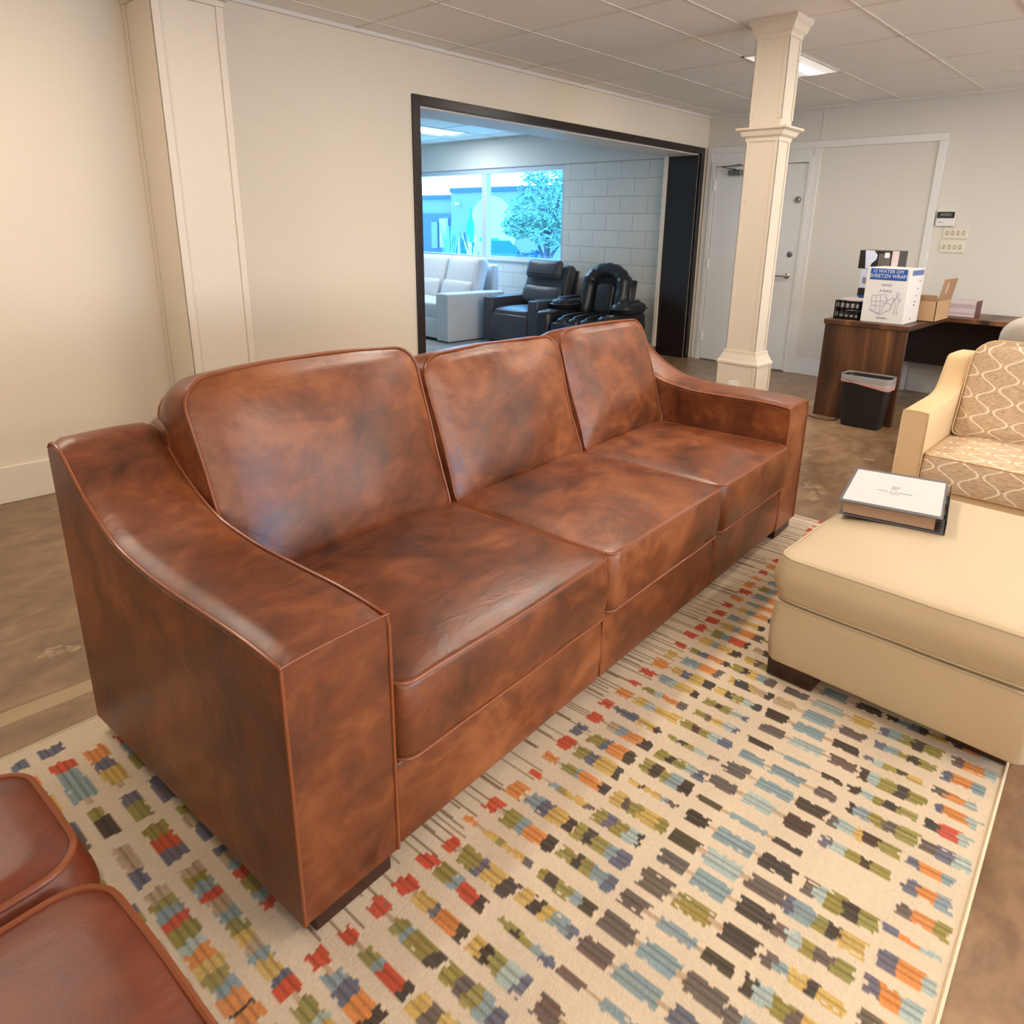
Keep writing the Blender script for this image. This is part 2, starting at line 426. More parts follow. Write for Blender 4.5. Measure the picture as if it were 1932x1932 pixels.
for y in (5.2, 5.95, 6.7, 7.45, 8.2, 8.95, 9.7): bx(bm, XD, XB, y-.009, y+.009, ZC-.006, ZC+.01)
bx(bm, XF, XB, YW-.022, YW, ZC-.022, ZC+.01); bx(bm, XB-.022, XB, YR, YW-.03, ZC-.022, ZC+.01)
struct('ceiling_grid', bm, 'tbar', smooth=False)
OX0, OX1, OZ = 3.355, 7.145, 2.205
struct('wall_left', boxes((XF, OX0, YW, YW+.39, 0, ZC), (OX0, OX1, YW, YW+.39, OZ, ZC), (OX1, XB+.15, YW, YW+.39, 0, ZC)), 'paint_warm')
WY0, WZ0, WZ1, WYM = 6.30, .985, 2.135, 7.81
struct('wall_back', boxes((XB, XB+.15, YR-.1, YW+.39, 0, ZC)), 'paint')
struct('wall_beyond', boxes((XB, XB+.15, YW+.39, WY0, 0, 2.2), (XB, XB+.15, WY0, 10.3, 0, WZ0), (XB, XB+.15, 10.3, YE, 0, 2.2)), 'block')
struct('trim_soffit', box(XB-.03, XB+.15, YW+.39, YE, 2.2, ZC), 'paint')
struct('wall_end', box(XD-.1, XB+.15, YE, YE+.1, 0, ZC), 'paint')
struct('wall_divider', box(XD-.1, XD, YW+.39, YE, 0, ZC), 'paint')
struct('wall_front', box(XF-.1, XF, YR, YW, 0, ZC), 'paint')
struct('wall_right', boxes((XF, XB, YR-.1, YR, 0, .5), (XF, XB, YR-.1, YR, 2.4, ZC), (XF, 1.6, YR-.1, YR, .5, 2.4), (3.1, XB, YR-.1, YR, .5, 2.4)), 'paint')
# dark opening frame
t = srt('trim_1')
f = obj('casing', boxes((OX0-.065, OX0, YW-.018, YW+.02, 0, OZ+.065), (OX1, OX1+.065, YW-.018, YW+.02, 0, OZ+.065), (OX0, OX1, YW-.018, YW+.02, OZ, OZ+.065)), 'darkframe', t, bevel=.004)
obj('side_jamb', boxes((OX0-.001, OX0+.012, YW+.02, YW+.39, 0, OZ)), 'darkframe', t)
obj('side_jamb', boxes((OX1-.012, OX1+.001, YW+.02, YW+.39, 0, OZ)), 'darkframe', t)
obj('head_jamb', boxes((OX0, OX1, YW+.02, YW+.39, OZ-.01, OZ+.001)), 'trim', t)
obj('return_strip', boxes((OX1-.04, OX1+.1, YW+.392, YW+.43, 0.09, OZ+.1)), 'trim', t)
# boxed pilaster against the left wall
t = srt('trim_pilaster')
px0, px1, py = 1.50, 1.832, 3.886
obj('pilaster_box', box(px0, px1, py, YW, 0, ZC), 'coltrim', t, bevel=.002)
obj('edge_trim', boxes((px0-.006, px0+.035, py-.008, py+.002, 0, ZC), (px1-.03, px1+.006, py-.008, py+.002, 0, ZC), (px0-.007, px0, YW-.05, YW, 0, ZC), (px0-.006, px0+.0, py-.008, py+.03, 0, ZC)), 'coltrim', t, bevel=.003)
obj('collar', boxes((px0-.03, px1+.03, py-.03, YW, 2.45, 2.48), (px0-.015, px1+.015, py-.015, YW, 2.42, 2.45)), 'coltrim', t, bevel=.006)
struct('baseboard_left', boxes((XF, px0, YW-.018, YW, 0, .19), (px1, OX0-.07, YW-.018, YW, 0, .19)), 'trim', bevel=.004)
struct('baseboard_back', boxes((XB-.016, XB, 1.97, 2.99, 0, .17), (XB-.016, XB, YR, 1.89, 0, .17)), 'doorpaint', bevel=.004)
# back wall framed panel and door
struct('trim_2', boxes((XB-.03, XB, 1.90, 4.235, 2.21, 2.275), (XB-.03, XB, 1.90, 1.965, 0, 2.21), (XB-.03, XB, 3.0, 3.065, 0, 2.21), (XB-.03, XB, 4.17, 4.235, 0, 2.21)), 'doorpaint', bevel=.003)
struct('trim_3', boxes((XB-.014, XB, 1.965, 3.0, 0.0, 2.21)), 'paint')
struct('trim_4', boxes((XB-.006, XB, 3.02, 3.026, 2.275, ZC)), 'tbar')
t = srt('door_1', (XB, 0, 0))
obj('door_frame', boxes((-.045, 0, 3.065, 3.10, 0, 2.085), (-.045, 0, 4.125, 4.17, 0, 2.085), (-.045, 0, 3.065, 4.17, 2.085, 2.13), (-.02, 0, 3.065, 4.17, 2.13, 2.21)), 'doorpaint', t)
dp = obj('door_panel', box(-.028, -.002, 3.107, 4.118, .012, 2.078), 'doorpaint', t, bevel=.002)
for z in (1.89, 1.07, .27): obj('hinge', boxes((-.052, -.02, 4.108, 4.128, z-.055, z+.055)), 'doorpaint', t, bevel=.004)
def disc(name, x, y, z, r, th, m, parent):
    bm = nb(); n = 24
    tube(bm, [(x, y, z), (x-th*.6, y, z), (x-th, y, z)], [r, r*.92, r*.6], False, n); return obj(name, bm, m, parent)
disc('deadbolt', -.028, 3.172, 1.737, .034, .03, 'metal', t); disc('lock_rose', -.028, 3.191, 1.205, .030, .012, 'steel', t)
h = disc('lever_rose', -.028, 3.191, .99, .030, .018, 'metal', t)
tubeo('lever', [(-.046, 3.19, .99), (-.075, 3.19, .99), (-.082, 3.21, .99), (-.080, 3.36, .983)], [.011, .010, .009, .008], 'metal', h)
cl = obj('door_closer', boxes((-.085, -.03, 3.80, 3.95, 1.985, 2.04)), 'steel', t, bevel=.01)
tubeo('closer_arm', [(-.08, 3.86, 2.04), (-.16, 3.98, 2.06), (-.05, 3.82, 2.09)], .008, 'steel', cl)
# window of the room beyond
t = srt('window_1', (XB, 0, 0))
fr = obj('window_frame', boxes((.0, .09, WY0, WY0+.03, WZ0+.03, WZ1), (0, .09, WYM-.05, WYM+.045, WZ0+.03, WZ1), (0, .09, 10.27, 10.3, WZ0+.03, WZ1), (0, .09, WY0, 10.3, WZ1, WZ1+.065), (0, .09, WY0, 10.3, WZ0, WZ0+.03), (.02, .08, 9.75, 9.81, WZ0+.03, WZ1)), 'steel', t)
M['winframe'] = plain('window_aluminium', col3(190, 196, 206), .45); fr.data.materials[0] = M['winframe']
for a, b_ in ((WY0+.03, WYM-.03), (WYM+.03, 9.75), (9.81, 10.27)): obj('window_glass', box(.045, .05, a, b_, WZ0+.03, WZ1), 'glass', t)
obj('window_sill', box(-.03, .09, WY0-.02, 10.3, WZ0-.03, WZ0+.004), 'trim', t, bevel=.004)
# shop windows behind the viewer
t = srt('window_2', (0, YR, 0))
obj('window_frame', boxes((1.6, 3.1, -.07, -.02, .5, .55), (1.6, 3.1, -.07, -.02, 2.35, 2.4), (1.6, 1.65, -.07, -.02, .5, 2.4), (3.05, 3.1, -.07, -.02, .5, 2.4), (2.32, 2.38, -.07, -.02, .5, 2.4)), 'winframe', t)

# ------------------------------------------------------------------ free-standing column
t = thing('column', 'square cream panelled column with moulded collar and pedestal standing by the walnut desk', 'column', (4.3245, 2.121, 0)); t.scale = (.76, 1, 1)
def sq(bm, h, z0, z1): bx(bm, -h, h, -h, h, z0, z1)
def flare(bm, prof):
    rings = []
    for hh, z in prof: rings.append([bm.verts.new((a*hh, b_*hh, z)) for a, b_ in ((1,1),(-1,1),(-1,-1),(1,-1))])
    for A, B in zip(rings, rings[1:]):
        for i in range(4): bm.faces.new((A[i], A[(i+1)%4], B[(i+1)%4], B[i]))
    bm.faces.new(rings[0][::-1]); bm.faces.new(rings[-1])
hs = .098
bm = nb(); sq(bm, hs, .60, ZC); obj('shaft', bm, 'coltrim', t)
bm = nb()
for (z0, z1) in ((.665, 1.99), (2.05, 2.50)):
    for sx_ in (-1, 1):
        for sy_ in (-1, 1):
            bx(bm, *sorted((sx_*hs-.0, sx_*(hs+.006))), *sorted((sy_*(hs-.022), sy_*(hs+.006))), z0, z1)
            bx(bm, *sorted((sx_*(hs-.022), sx_*(hs+.006))), *sorted((sy_*hs, sy_*(hs+.006))), z0, z1)
obj('corner_trim', bm, 'coltrim', t, bevel=.002)
bm = nb(); flare(bm, [(hs+.008, 1.93), (hs+.012, 1.95), (hs+.03, 1.962), (hs+.042, 1.985), (hs+.062, 1.995), (hs+.064, 2.006), (hs+.001, 2.010)]); obj('collar', bm, 'coltrim', t, smooth=False)
bm = nb(); flare(bm, [(hs+.008, 2.48), (hs+.010, 2.50), (hs+.024, 2.515), (hs+.034, 2.545), (hs+.048, 2.56), (hs+.05, ZC-.001)]); obj('capital', bm, 'coltrim', t, smooth=False)
bm = nb(); flare(bm, [(hs+.001, .672), (hs+.016, .668), (hs+.017, .652), (hs+.022, .64), (hs+.036, .61), (hs+.046, .598), (hs+.047, .585), (hs+.034, .580)]); obj('base_moulding', bm, 'coltrim', t, smooth=False)
bm = nb(); sq(bm, hs+.036, 0, .582); obj('pedestal', bm, 'coltrim', t)
bm = nb()
h2 = hs+.036
for sx_ in (-1, 1):
    for sy_ in (-1, 1):
        bx(bm, *sorted((sx_*h2, sx_*(h2+.006))), *sorted((sy_*(h2-.02), sy_*(h2+.006))), 0, .58)
        bx(bm, *sorted((sx_*(h2-.02), sx_*(h2+.006))), *sorted((sy_*h2, sy_*(h2+.006))), 0, .58)
obj('pedestal_trim', bm, 'coltrim', t, bevel=.002)
oc = obj('outlet', box(-h2-.012, -h2-.001, -.03, .045, .36, .475), 'white', t, bevel=.004)

# ------------------------------------------------------------------ rug
RA = math.radians(3.0)
rug = thing('rug', 'cream rug with rows of red, olive, blue and black woven dashes under the leather sofa', 'rug', (0, 0, 0), RA)
S0, S1, T0, T1 = -.75, 3.485, .010, 2.077
ns, ntt = 800, 560
rng = np.random.default_rng(5)
cl_ = lambda *a: np.array(col3(*a)[:3])
PAL = dict(r=cl_(190, 76, 52), o=cl_(205, 132, 72), y=cl_(194, 162, 92), g=cl_(140, 130, 70), k=cl_(62, 56, 52), d=cl_(98, 88, 84),
           s=cl_(96, 100, 116), b=cl_(128, 148, 152), l=cl_(160, 174, 168), t=cl_(176, 152, 124), n=None)
GROUND = cl_(214, 196, 170)
# bands across the rug, each a list of (t_end, colour) going down from t_start
BANDS = [(2.035, [(1.99, 'snsbn')]), (1.945, [(1.90, 'roro'), (1.84, 'bsbr'), (1.76, 'ybgy'), (1.735, 'ktnn')]),
         (1.70, [(1.66, 'sbsg'), (1.585, 'dksg')]), (1.55, [(1.50, 'tgbt'), (1.45, 'trgt'), (1.395, 'sbsb')]),
         (1.375, [(1.345, 'osbt'), (1.315, 'gtyg'), (1.28, 'blsb'), (1.25, 'rory'), (1.21, 'tggg'), (1.175, 'bblb'), (1.14, 'orgo'), (1.11, 'sgby'), (1.08, 'gtlg'), (1.05, 'blby'), (1.01, 'yoyo'), (.975, 'sskd')]),
         (.945, [(.915, 'rror'), (.885, 'ntnt'), (.845, 'gygb'), (.82, 'bbsl'), (.765, 'oryo'), (.727, 'kkdk')]),
         (.705, [(.672, 'gggy'), (.645, 'kkdk'), (.612, 'yggg'), (.578, 'lbbl'), (.545, 'sdsk')]),
         (.522, [(.455, 'dkdk'), (.432, 'ntnt'), (.345, 'bblb'), (.322, 'tntn'), (.258, 'kdkk')]),
         (.232, [(.207, 'sksd'), (.175, 'lbbl'), (.138, 'gggy'), (.112, 'kkdk'), (.065, 'ggyg')])]
# the outermost band (dark, orange, pale blue) is appended below with its own spacing
LOW = [(.945, BANDS[5][1])]
def remap():
    """the four right-hand bands measured on the photo (t coordinates)"""
    return [(.995, [(.955, 'rror'), (.93, 'ntnt'), (.893, 'gygb'), (.868, 'bbsl'), (.812, 'oroy'), (.785, 'kkdk')]),
            (.770, [(.738, 'gggy'), (.712, 'kkdk'), (.682, 'yggg'), (.648, 'lbbl'), (.622, 'sdsk')]),
            (.598, [(.532, 'dkdk'), (.506, 'ntnt'), (.424, 'bblb'), (.398, 'tntn'), (.328, 'kdkk')]),
            (.312, [(.288, 'sksd'), (.256, 'lbbl'), (.222, 'gggy'), (.195, 'kkdk'), (.150, 'ggyg')]),
            (.134, [(.106, 'sksd'), (.062, 'ooro'), (.030, 'lbll')])]
BANDS = BANDS[:5]+remap()
sg = np.linspace(S0, S1, ns); tg = np.linspace(T0, T1, ntt)
img = np.tile(GROUND, (ns, ntt, 1))
mot = np.array([[noise.noise(Vector((a*6, b_*6, 0))) for b_ in tg[::8]] for a in sg[::8]])
mot = np.repeat(np.repeat(mot, 8, 0), 8, 1)[:ns, :ntt]
img *= (1+.10*mot+rng.normal(0, .03, (ns, ntt)))[..., None]
PITCH_ = .0735
TINT = np.array([[.05, .0, -.01], [-.02, .02, .03], [.03, .03, -.01], [-.02, -.02, -.02], [.04, .04, .04]])
EDGE = []
for _ in range(50):
    e_ = np.repeat(rng.random(ntt//3+1) < .84, 3)[:ntt]; EDGE.append(e_)
rows = int((S1-S0)/PITCH_)+1
hgt = np.zeros((ns, ntt))
def strand_noise(n_, amp):
    return np.repeat(rng.normal(0, amp, n_//2+1), 2)[:n_]
for r_ in range(rows):
    sc = S0+(r_+.5)*PITCH_
    front = sc > .47                                   # the part of the rug in front of the sofa
    if front:                                          # loose taupe threads running out from under the sofa
        for k in range(rng.integers(2, 5)):
            o_ = rng.uniform(-.4, .4)*PITCH_; i = int((sc+o_-S0)/(S1-S0)*(ns-1))
            if 0 <= i < ns:
                m_ = (tg < 1.20) & (tg > rng.uniform(.93, 1.03)+.004*sc)
                img[i, m_] = PAL['t']*rng.uniform(.45, .8)
    for bi, (ts, blocks) in enumerate(BANDS):
        if rng.random() < .015: continue
        if front and 1.0 < ts < 1.4: blocks = [b_ for b_ in blocks if b_[0] > 1.13]
        jt = rng.normal(0, .006); hw = PITCH_*rng.choice([.33, .28, .23, .16], p=[.36, .30, .20, .14]); off = rng.normal(0, .003)
        if ts < .2: hw *= .9
        if ts > 1.0: hw *= 1.12
        idx_all = np.arange(max(0, int((sc+off-1.3*hw-S0)/(S1-S0)*(ns-1))), min(ns, int((sc+off+1.3*hw-S0)/(S1-S0)*(ns-1))+2))
        if not len(idx_all): continue
        e_hi = strand_noise(len(idx_all), .0035); hi = ts+jt; bright = 1+strand_noise(len(idx_all), .07)
        for (te, codes) in blocks:
            code = codes[rng.integers(0, len(codes))]
            if rng.random() < .05: code = rng.choice(list('bgyst'))
            lo = te+jt+rng.normal(0, .004); e_lo = strand_noise(len(idx_all), .0035)
            thin = codes in ('ntnt', 'tntn', 'ktnn')
            if code != 'n' or thin:
                c_ = PAL['t'] if (code == 'n' or thin) else PAL[code]
                w_ = hw*(.28 if thin else rng.uniform(.86, 1.12)); tint = TINT[rng.integers(0, 5)]*.6
                for q_, i in enumerate(idx_all):
                    dd = abs(sg[i]-sc-off)
                    if dd > w_: continue
                    m_ = (tg < hi+e_hi[q_]) & (tg >= lo+e_lo[q_])
                    if dd > w_-.006 and not thin:
                        m_ &= EDGE[(r_*7+i) % 50]
                    strp = .66 if (q_ % 3 == 2 and dd < w_-.006) else 1.06
                    img[i, m_] = (c_*bright[q_]*strp*(1+rng.normal(0, .06, m_.sum()))[:, None])*.97+GROUND*.03+(tint if rng.random() < .4 else 0)
                    hgt[i, m_] = .0007
            hi = lo; e_hi = e_lo
img = np.clip(img, 0, 1)
# darker loose weave next to the first band
X_, Y_ = np.meshgrid(sg, tg, indexing='ij')
co = np.stack([X_, Y_, .010+hgt+rng.normal(0, .00015, hgt.shape)], -1).reshape(-1, 3)
ii = np.arange(ns*ntt).reshape(ns, ntt)
q = np.stack([ii[:-1, :-1], ii[1:, :-1], ii[1:, 1:], ii[:-1, 1:]], -1).reshape(-1, 4)
me = bpy.data.meshes.new('pile'); me.vertices.add(len(co)); me.vertices.foreach_set('co', co.ravel())
me.loops.add(q.size); me.loops.foreach_set('vertex_index', q.ravel().astype(np.int32))
me.polygons.add(len(q)); me.polygons.foreach_set('loop_start', np.arange(0, q.size, 4, dtype=np.int32)); me.polygons.foreach_set('loop_total', np.full(len(q), 4, dtype=np.int32))
me.update(); at = me.color_attributes.new('weave', 'FLOAT_COLOR', 'POINT')
at.data.foreach_set('color', np.concatenate([img.reshape(-1, 3), np.ones((ns*ntt, 1))], 1).ravel().astype(np.float32))
me.materials.append(M['rug']); smoothall(me)
o = bpy.data.objects.new('pile', me); C.objects.link(o); o.parent = rug
obj('backing', box(S0, S1, T0, T1, .001, .0085), 'binding', rug)
bm = nb(); tube(bm, [(S0, T0, .0065), (S0, T1, .0065), (S1, T1, .0065), (S1, T0, .0065)], .0065, True, 8); obj('bound_edge', bm, 'binding', rug)

# ------------------------------------------------------------------ leather sofa
RZ = .0777
sofa = thing('leather_sofa', 'large cognac brown leather three-seat sofa with sloping arms on the patterned rug', 'sofa', (.4806, 1.0399, 0), RZ)
D, AW, M2, M3, WS = .994, .246, 1.062, 1.844, 2.797
ZF = .058
apro = [(0.0, .657), (.06, .664), (.16, .669), (.30, .668), (.456, .668), (.56, .676), (.647, .69), (.72, .718), (.77, .745), (.83, .785), (.885, .832), (.92, .862), (.95, .873), (.975, .872), (.994, .858)]
def smooth_prof(P, n=4):
    out = []
    for i in range(len(P)-1):
        p0, p1, p2, p3 = P[max(i-1, 0)], P[i], P[i+1], P[min(i+2, len(P)-1)]
        for k in range(n):
            t = k/n
            out.append(tuple(.5*((2*p1[j])+(-p0[j]+p2[j])*t+(2*p0[j]-5*p1[j]+4*p2[j]-p3[j])*t*t+(-p0[j]+3*p1[j]-3*p2[j]+p3[j])*t**3) for j in (0, 1)))
    return out+[P[-1]]
AP = smooth_prof(apro)
def arm(u0, u1, parent, AP, zf, depth, mt='leather', pm='pipe', T=None, pr=.0042, name='arm', puff=.006):
    """arm body with gently puffed top panel, outer & inner piping"""
    T = T or I4(); bm = nb(); n = len(AP); K = 10; rows_ = []
    w = u1-u0; r = .014
    for (p, z) in AP:
        row = []
        for k in range(K+1):
            s_ = k/K; u = u0+w*s_
            e = min(s_, 1-s_)*w
            dz = puff*math.sin(PI*s_)**.5 - (0 if e > r else (r-math.sqrt(max(0, r*r-(r-e)**2))))
            dz += .003*noise.noise(Vector((u*9, p*9, z*5)))
            row.append(bm.verts.new(T @ Vector((u, p, z+dz))))
        rows_.append(row)
    for A, B in zip(rows_, rows_[1:]):
        for k in range(K): bm.faces.new((A[k], A[k+1], B[k+1], B[k]))
    # front, back, sides
    nzv = 8
    def col_(u, p, ztop, vt):
        return [vt]+[bm.verts.new(T @ Vector((u, p, ztop+(zf-ztop)*j/nzv))) for j in range(1, nzv+1)]
    cols = []
    for k in range(K+1):
        s_ = k/K; cols.append(col_(u0+w*s_, AP[0][0], AP[0][1], rows_[0][k]))
    for A, B in zip(cols, cols[1:]):
        for j in range(nzv): bm.faces.new((A[j], A[j+1], B[j+1], B[j]))
    bcol = []
    for k in range(K+1): bcol.append(col_(u0+w*k/K, AP[-1][0], AP[-1][1], rows_[-1][k]))
    for A, B in zip(bcol, bcol[1:]):
        for j in range(nzv): bm.faces.new((A[j], B[j], B[j+1], A[j+1]))
    for k, u in ((0, u0), (K, u1)):
        sc = [cols[k]]+[col_(u, AP[i][0], AP[i][1], rows_[i][k]) for i in range(1, n-1)]+[bcol[k]]
        for A, B in zip(sc, sc[1:]):
            for j in range(nzv): bm.faces.new((A[j], B[j], B[j+1], A[j+1]))
        if k == 0: s_lo = sc
        else: s_hi = sc
    loop = [c_[-1] for c_ in s_lo]+[c_[-1] for c_ in bcol[1:-1]]+[c_[-1] for c_ in s_hi[::-1]]+[c_[-1] for c_ in cols[::-1][1:-1]]
    bm.faces.new(loop)
    a = obj(name, bm, mt, parent, ang=50)
    bm = nb()
    for u, du in ((u0, .002), (u1, -.002)):
        tube(bm, [T @ Vector((u+du, AP[0][0]-.001, zf+.002)), T @ Vector((u+du, AP[0][0]-.001, AP[0][1]-.03)), T @ Vector((u+du*2, AP[0][0]+.002, AP[0][1]-.008))]+[T @ Vector((u+du*2, p+(0.008 if i == 0 else 0), z-.006)) for i, (p, z) in enumerate(AP)], pr, False, 8)
    tube(bm, [T @ Vector((u0+w*k/12, AP[0][0]-.0005, AP[0][1]-.003+puff*math.sin(PI*k/12)**.5*.8)) for k in range(13)], pr*.6, False, 6)
    obj('piping', bm, pm, a)
    return a
arm(0, AW, sofa, AP, ZF, D)
arm(WS-AW, WS, sofa, AP, ZF, D)
for (a, b_, v) in ((.03, AW-.02, 0.006), (WS-AW+.02, WS-.03, 0.006), (.03, .12, D-.13), (WS-.12, WS-.03, D-.13)):
    obj('foot', box(a, b_, v, v+.09, .013, ZF+.01), 'wood_dark', sofa, bevel=.003)
for a, b_ in ((AW, M2), (M2, M3), (M3, WS-AW)):
    bm = nb(); cushion(bm, b_-a-.003, .70, .285-ZF, .012, .010, .0, .004, Tr((a+b_)/2, .352, ZF), lump=.003, seed=a)
    fpn = obj('base_panel', bm, 'leather', sofa)
    tubeo('piping', [((b_-.001), .001, ZF+.01), ((b_-.001), -.0005, .27)], .0035, 'pipe', fpn)
obj('back_frame', box(AW-.01, WS-AW+.01, .86, .992, ZF, .885), 'leather', sofa, bevel=.03, seg=5)
for k, (a, b_) in enumerate(((AW+.002, M2), (M2, M3), (M3, WS-AW-.002))):
    w = b_-a-.004; d = .78; cx, cy = (a+b_)/2, -.022+d/2; h = .20; z0 = .288
    bm = nb(); cushion(bm, w, d, h, .045, .016, .026, .006, Tr(cx, cy, z0), seed=k+1, lump=.006)
    s_ = obj('seat_cushion', bm, 'leather', sofa)
    bm = nb(); cush_pipe(bm, w+.001, d, h-.005, .045, .0042, Tr(cx, cy, z0), seed=k+1, ins=.0035)
    cush_pipe(bm, w+.001, d, .004, .045, .0038, Tr(cx, cy, z0), seed=k+1, ins=.002)
    obj('piping', bm, 'pipe', s_)
lean = math.radians(19.0)
for k, (a, b_, hh, cr_) in enumerate(((.262, 1.052, .575, .055), (1.068, 1.836, .535, .05), (1.852, 2.556, .545, .05))):
    w = b_-a; th = .185
    # local: x = across, y = up the cushion, z = out of the front face
    T = Tr((a+b_)/2, .618, .470) @ Rx(PI/2-lean) @ Tr(0, hh/2, -th)
    def warp(x, y, z, w=w, hh=hh, k=k):
        f = (y+hh/2)/hh
        x = x*(1-.0*f) + ((.012 if k == 0 else 0)*f*(-1 if x < 0 else 0))
        y = y+.020*math.sin(PI*(x/w+.5))*f*(1 if k == 0 else .5)
        z = z+.012*noise.noise(Vector((x*4+k*5, y*4, .3)))*(z > .1)
        # soft wrinkles radiating from the seams
        e = max(abs(2*x/w), abs(2*y/hh))
        if z > .1: z += .0035*math.sin(38*(x*.5+y)+k)*max(0, e-.72)/.28*noise.noise(Vector((x*8, y*8, k)))
        return (x, y, z)
    R = (.075, .085, .04, .04)
    bm = nb(); cushion(bm, w, hh, th, R, .02, cr_, .012, T, bcrown=.0, seed=k+11, warp=warp, lump=.006)
    s_ = obj('back_cushion', bm, 'leather', sofa)
    bm = nb(); cush_pipe(bm, w, hh, th-.004, R, .0045, T, ins=.004, warp=warp, seed=k+11)
    cush_pipe(bm, w, hh, .006, R, .0045, T, ins=.004, warp=warp, seed=k+11)
    obj('piping', bm, 'pipe', s_)

# second sofa, nearest the viewer at bottom left
t = thing('leather_loveseat', 'cognac brown leather loveseat nearest the viewer, only two seat cushion corners in view', 'sofa', (.4806, 1.0399, 0), RZ)
for (v0, v1, z) in ((-.62, .043, .45), (.062, .385, .452)):
    w, d = .66, v1-v0; h = .17
    T = Tr(-.297-w/2, (v0+v1)/2, z-h)
    bm = nb(); cushion(bm, w, d, h, .07, .03, .022, .012, T, seed=v0, lump=.004)
    s_ = obj('seat_cushion', bm, 'leather2', t)
    bm = nb(); cush_pipe(bm, w, d, h-.006, .07, .006, T, ins=.010, seed=v0, lump=.004); obj('piping', bm, 'pipe', s_)
obj('seat_base', box(-1.10, -.35, -.62, .37, .06, .279), 'leather2', t, bevel=.01)
obj('backrest', box(-1.16, -.975, -.62, .37, .28, .80), 'leather2', t, bevel=.04, seg=5)
obj('arm', box(-1.16, -.34, -.86, -.63, .06, .62), 'leather2', t, bevel=.02, seg=4)
for a, b_ in ((-.45, .25), (-.45, -.8), (-1.1, .25), (-1.1, -.8)): obj('foot', box(a, a+.08, b_, b_+.08, .0175, .07), 'wood_dark', t)

# ------------------------------------------------------------------ ottoman + binder
t = thing('ottoman', 'large cream leather ottoman with piped cushion top in front of the patterned loveseat', 'ottoman', (2.0, .07, 0), 0)
ow, od = .95, .735
bm = nb(); cushion(bm, ow-.01, od-.01, .218, .03, .012, 0, .006, Tr(ow/2, od/2, .066), lump=.003); s_ = obj('base', bm, 'cream', t)
bm = nb(); cush_pipe(bm, ow-.01, od-.01, .214, .03, .004, Tr(ow/2, od/2, .066), ins=.002, lump=.003)
tube(bm, [(.0055, .032, .08), (.0055, .032, .27)], .003); tube(bm, [(.0055, od-.032, .08), (.0055, od-.032, .27)], .003)
obj('piping', bm, 'creampipe', s_)
bm = nb(); cushion(bm, ow, od, .155, .055, .022, .022, .012, Tr(ow/2, od/2, .289), lump=.005, seed=3); s_ = obj('cushion_top', bm, 'cream', t)
bm = nb(); cush_pipe(bm, ow, od, .146, .055, .0042, Tr(ow/2, od/2, .289), ins=.006, lump=.005, seed=3)
cush_pipe(bm, ow, od, .006, .055, .0042, Tr(ow/2, od/2, .289), ins=.006, lump=.005, seed=3); obj('piping', bm, 'creampipe', s_)
for a in (.03, ow-.11):
    for b_ in (.05, od-.165): obj('foot', box(a-.022+(.06 if b_ < .1 else 0), a+.06, b_, b_+.15, .013, .078), 'wood_dark', t, bevel=.003)
bt = thing('ring_binder', 'grey ring binder with a white cover sheet lying on the cream ottoman', 'binder', (2.655, .655, .468), math.radians(11.5))
hw_, hd_ = .215, .162     # half size along x, y (spine on -y side)
lower = obj('back_cover', box(-hw_, hw_, -hd_, hd_, 0, .003), 'binder', bt, bevel=.001)
Tt = Tr(0, 0, .050) @ Rx(math.radians(-.5))
obj('front_cover', box(-hw_-.004, hw_-.004, -hd_+.01, hd_+.006, 0, .0035, T=Tt), 'binder', bt, bevel=.001)
obj('spine', box(-hw_, hw_, -hd_-.003, -hd_, 0, .048), 'black', bt, bevel=.001)
obj('cover_sheet', box(-hw_+.018, hw_-.03, -hd_+.018, hd_-.004, .0035, .0042, T=Tt), 'paper', bt)
bm = nb()
for k in range(9): bx(bm, -hw_+.012+.0006*k, hw_-.006-.0008*k, -hd_+.03, hd_-.012+.001*(k % 3), .006+.0045*k, .006+.0045*k+.0038)
obj('pages', bm, 'pages', bt)
for x in (-.11, 0, .11):
    tubeo('ring', [(x, -hd_+.005+.026*(1-math.cos(a)), .024+.020*math.sin(a)) for a in [2*PI*k/20 for k in range(20)]], .0018, 'metal', bt, True)
rr = random.Random(3)
for (xc, n_, hgt_) in ((-.052, 6, .004), (-.03, 22, .005), (.002, 6, .005), (.018, 5, .005), (.034, 5, .005)):
    bm = nb()
    for k in range(n_):
        yc = (k-n_/2)*.0052+.01
        if rr.random() < .88: bx(bm, xc-hgt_*.75*rr.uniform(.6, 1), xc+hgt_*.75*rr.uniform(.6, 1), yc, yc+.0034, .0042, .0045, T=Tt)
    obj('print_line', bm, 'ink', bt)

# ------------------------------------------------------------------ patterned loveseat
t = thing('patterned_loveseat', 'beige loveseat with ogee patterned cushions and plain sloped arms behind the ottoman', 'sofa', (3.5, .905, 0), -PI/2)
